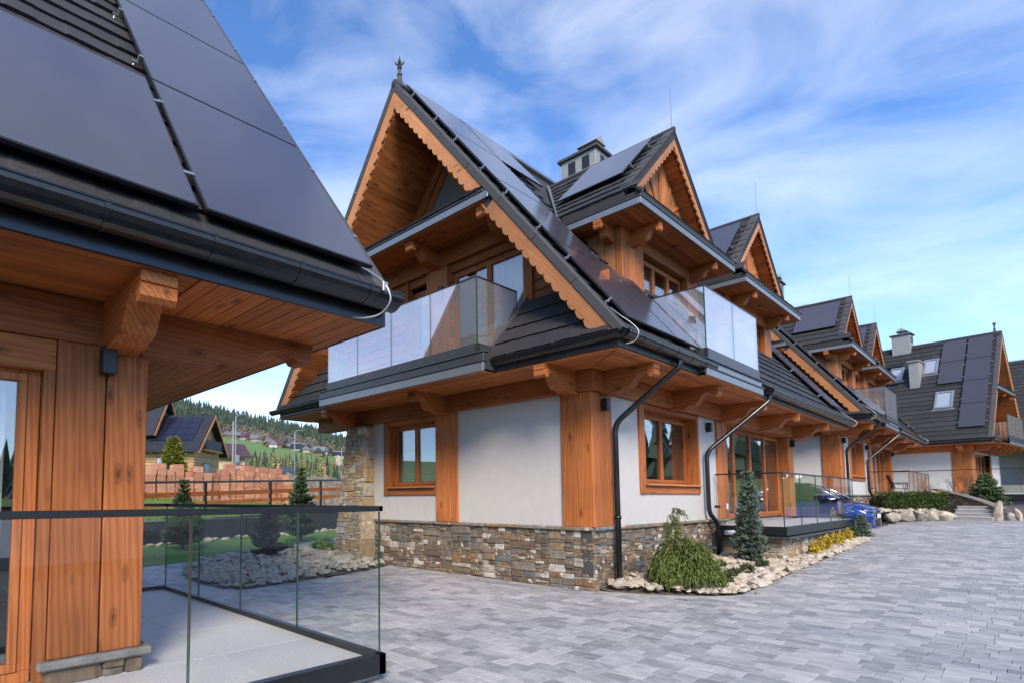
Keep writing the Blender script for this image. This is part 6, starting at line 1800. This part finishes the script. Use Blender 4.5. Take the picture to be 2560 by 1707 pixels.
# raised terrace of the end house
tr = empty('terrace', (36.0, -1.5, 0), math.radians(-6.7), label='raised dark edged terrace in front of the end house', cat='terrace')
box_obj('terrace_edge', BLACK, tr, -4.8, 2.2, -5.2, 4.4, 1.45, 1.72); box_obj('terrace_slab', GRANITE, tr, -4.78, 2.2, -5.18, 4.4, 1.723, 1.78)
box_obj('terrace_wall', PLASTER_GREY, tr, -4.6, 2.2, -5.0, 4.4, .4, 1.445)
railing(tr, 'glass_railing', [((-4.7, 4.3), (-4.7, -5.1), [1.6, 3.2, 4.8, 6.4, 8.0]), ((-4.7, -5.1), (2.0, -5.1), [1.6, 3.2, 4.8])], 1.80, 2.95, GLASS_RAIL, rail=.035)
def bare_shrub(loc, h, seed, label):
    rn = random.Random(seed); root = empty('bare_shrub', loc, label=label, cat='shrub'); m = MB()
    def br(p, d, L, r, k):
        q = p+d*L; m.tube([p, p+d*L*.5+V3((rn.uniform(-.03, .03), rn.uniform(-.03, .03), 0)), q], [r, r*.8, r*.6], 4)
        if k > 0:
            for _ in range(rn.choice((2, 3))): br(p+d*L*rn.uniform(.5, 1), (d+V3((rn.uniform(-.7, .7), rn.uniform(-.7, .7), rn.uniform(-.1, .5)))).normalized(), L*rn.uniform(.55, .8), r*.62, k-1)
    for _ in range(5): br(V3((0, 0, 0)), V3((rn.uniform(-.5, .5), rn.uniform(-.5, .5), 1)).normalized(), h*.36, .016, 4)
    m.obj('branches', BARK, root)
bare_shrub((30.6, -1.35, 1.2), 1.6, 3, 'small leafless shrub nearest the garden chair')
bare_shrub((30.6, -2.55, 1.2), 2.1, 5, 'larger leafless shrub in front of the white wall of the end house')
conifer('spreading_spruce', (29.2, -3.55, 1.15), 1.45, .75, L_SPRUCE, 'bushy young spruce above the sloping stone wall', seed=17, whorls=10, per=9, dens=7, nl=.10, power=.7)
leafbush('topiary_ball', (28.6, -2.05, 1.35), [((0, 0, .34), (.24, .24, .18))], 500, .05, L_YEL, 'small yellow green ball shrub beside the sloping wall', seed=71)
leafbush('low_shrub', (27.3, -3.75, .98), [((0, 0, .2), (.2, .2, .16))], 300, .05, L_YEL, 'small yellow green shrub behind the tall boulder', seed=72)
# garden chair on the terrace of the second chalet
ch = empty('garden_chair', (25.9, -.95, 1.58), math.radians(200), label='black mesh garden chair on the terrace behind the hedge', cat='chair')
for s in (-1, 1):
    MB().tube([(s*.27, .25, 0), (s*.27, .22, .40), (s*.27, .20, .62), (s*.27, -.15, .64), (s*.27, -.26, .60), (s*.27, -.32, .0)], .014, 6).obj('leg', BLACK, ch)
    MB().tube([(s*.25, -.20, .42), (s*.25, -.42, 1.05)], .014, 6).obj('back_post', BLACK, ch)
MB().cbox(-.25, .25, -.22, .24, .40, .425).obj('seat', BLACK, ch)
MB().prism([(-.24, -.22, .46), (.24, -.22, .46), (.24, -.41, 1.04), (-.24, -.41, 1.04)], (0, .015, .005)).obj('backrest', BLACK, ch)
tb = empty('garden_table', (26.8, -.8, 1.58), label='dark garden table beside the mesh chair', cat='table')
MB().cbox(-.4, .4, -.35, .35, .68, .71).obj('table_top', BLACK, tb)
for sx in (-1, 1):
    for sy in (-1, 1): MB().tube([(sx*.34, sy*.3, 0), (sx*.34, sy*.3, .68)], .016, 6).obj('leg', BLACK, tb)
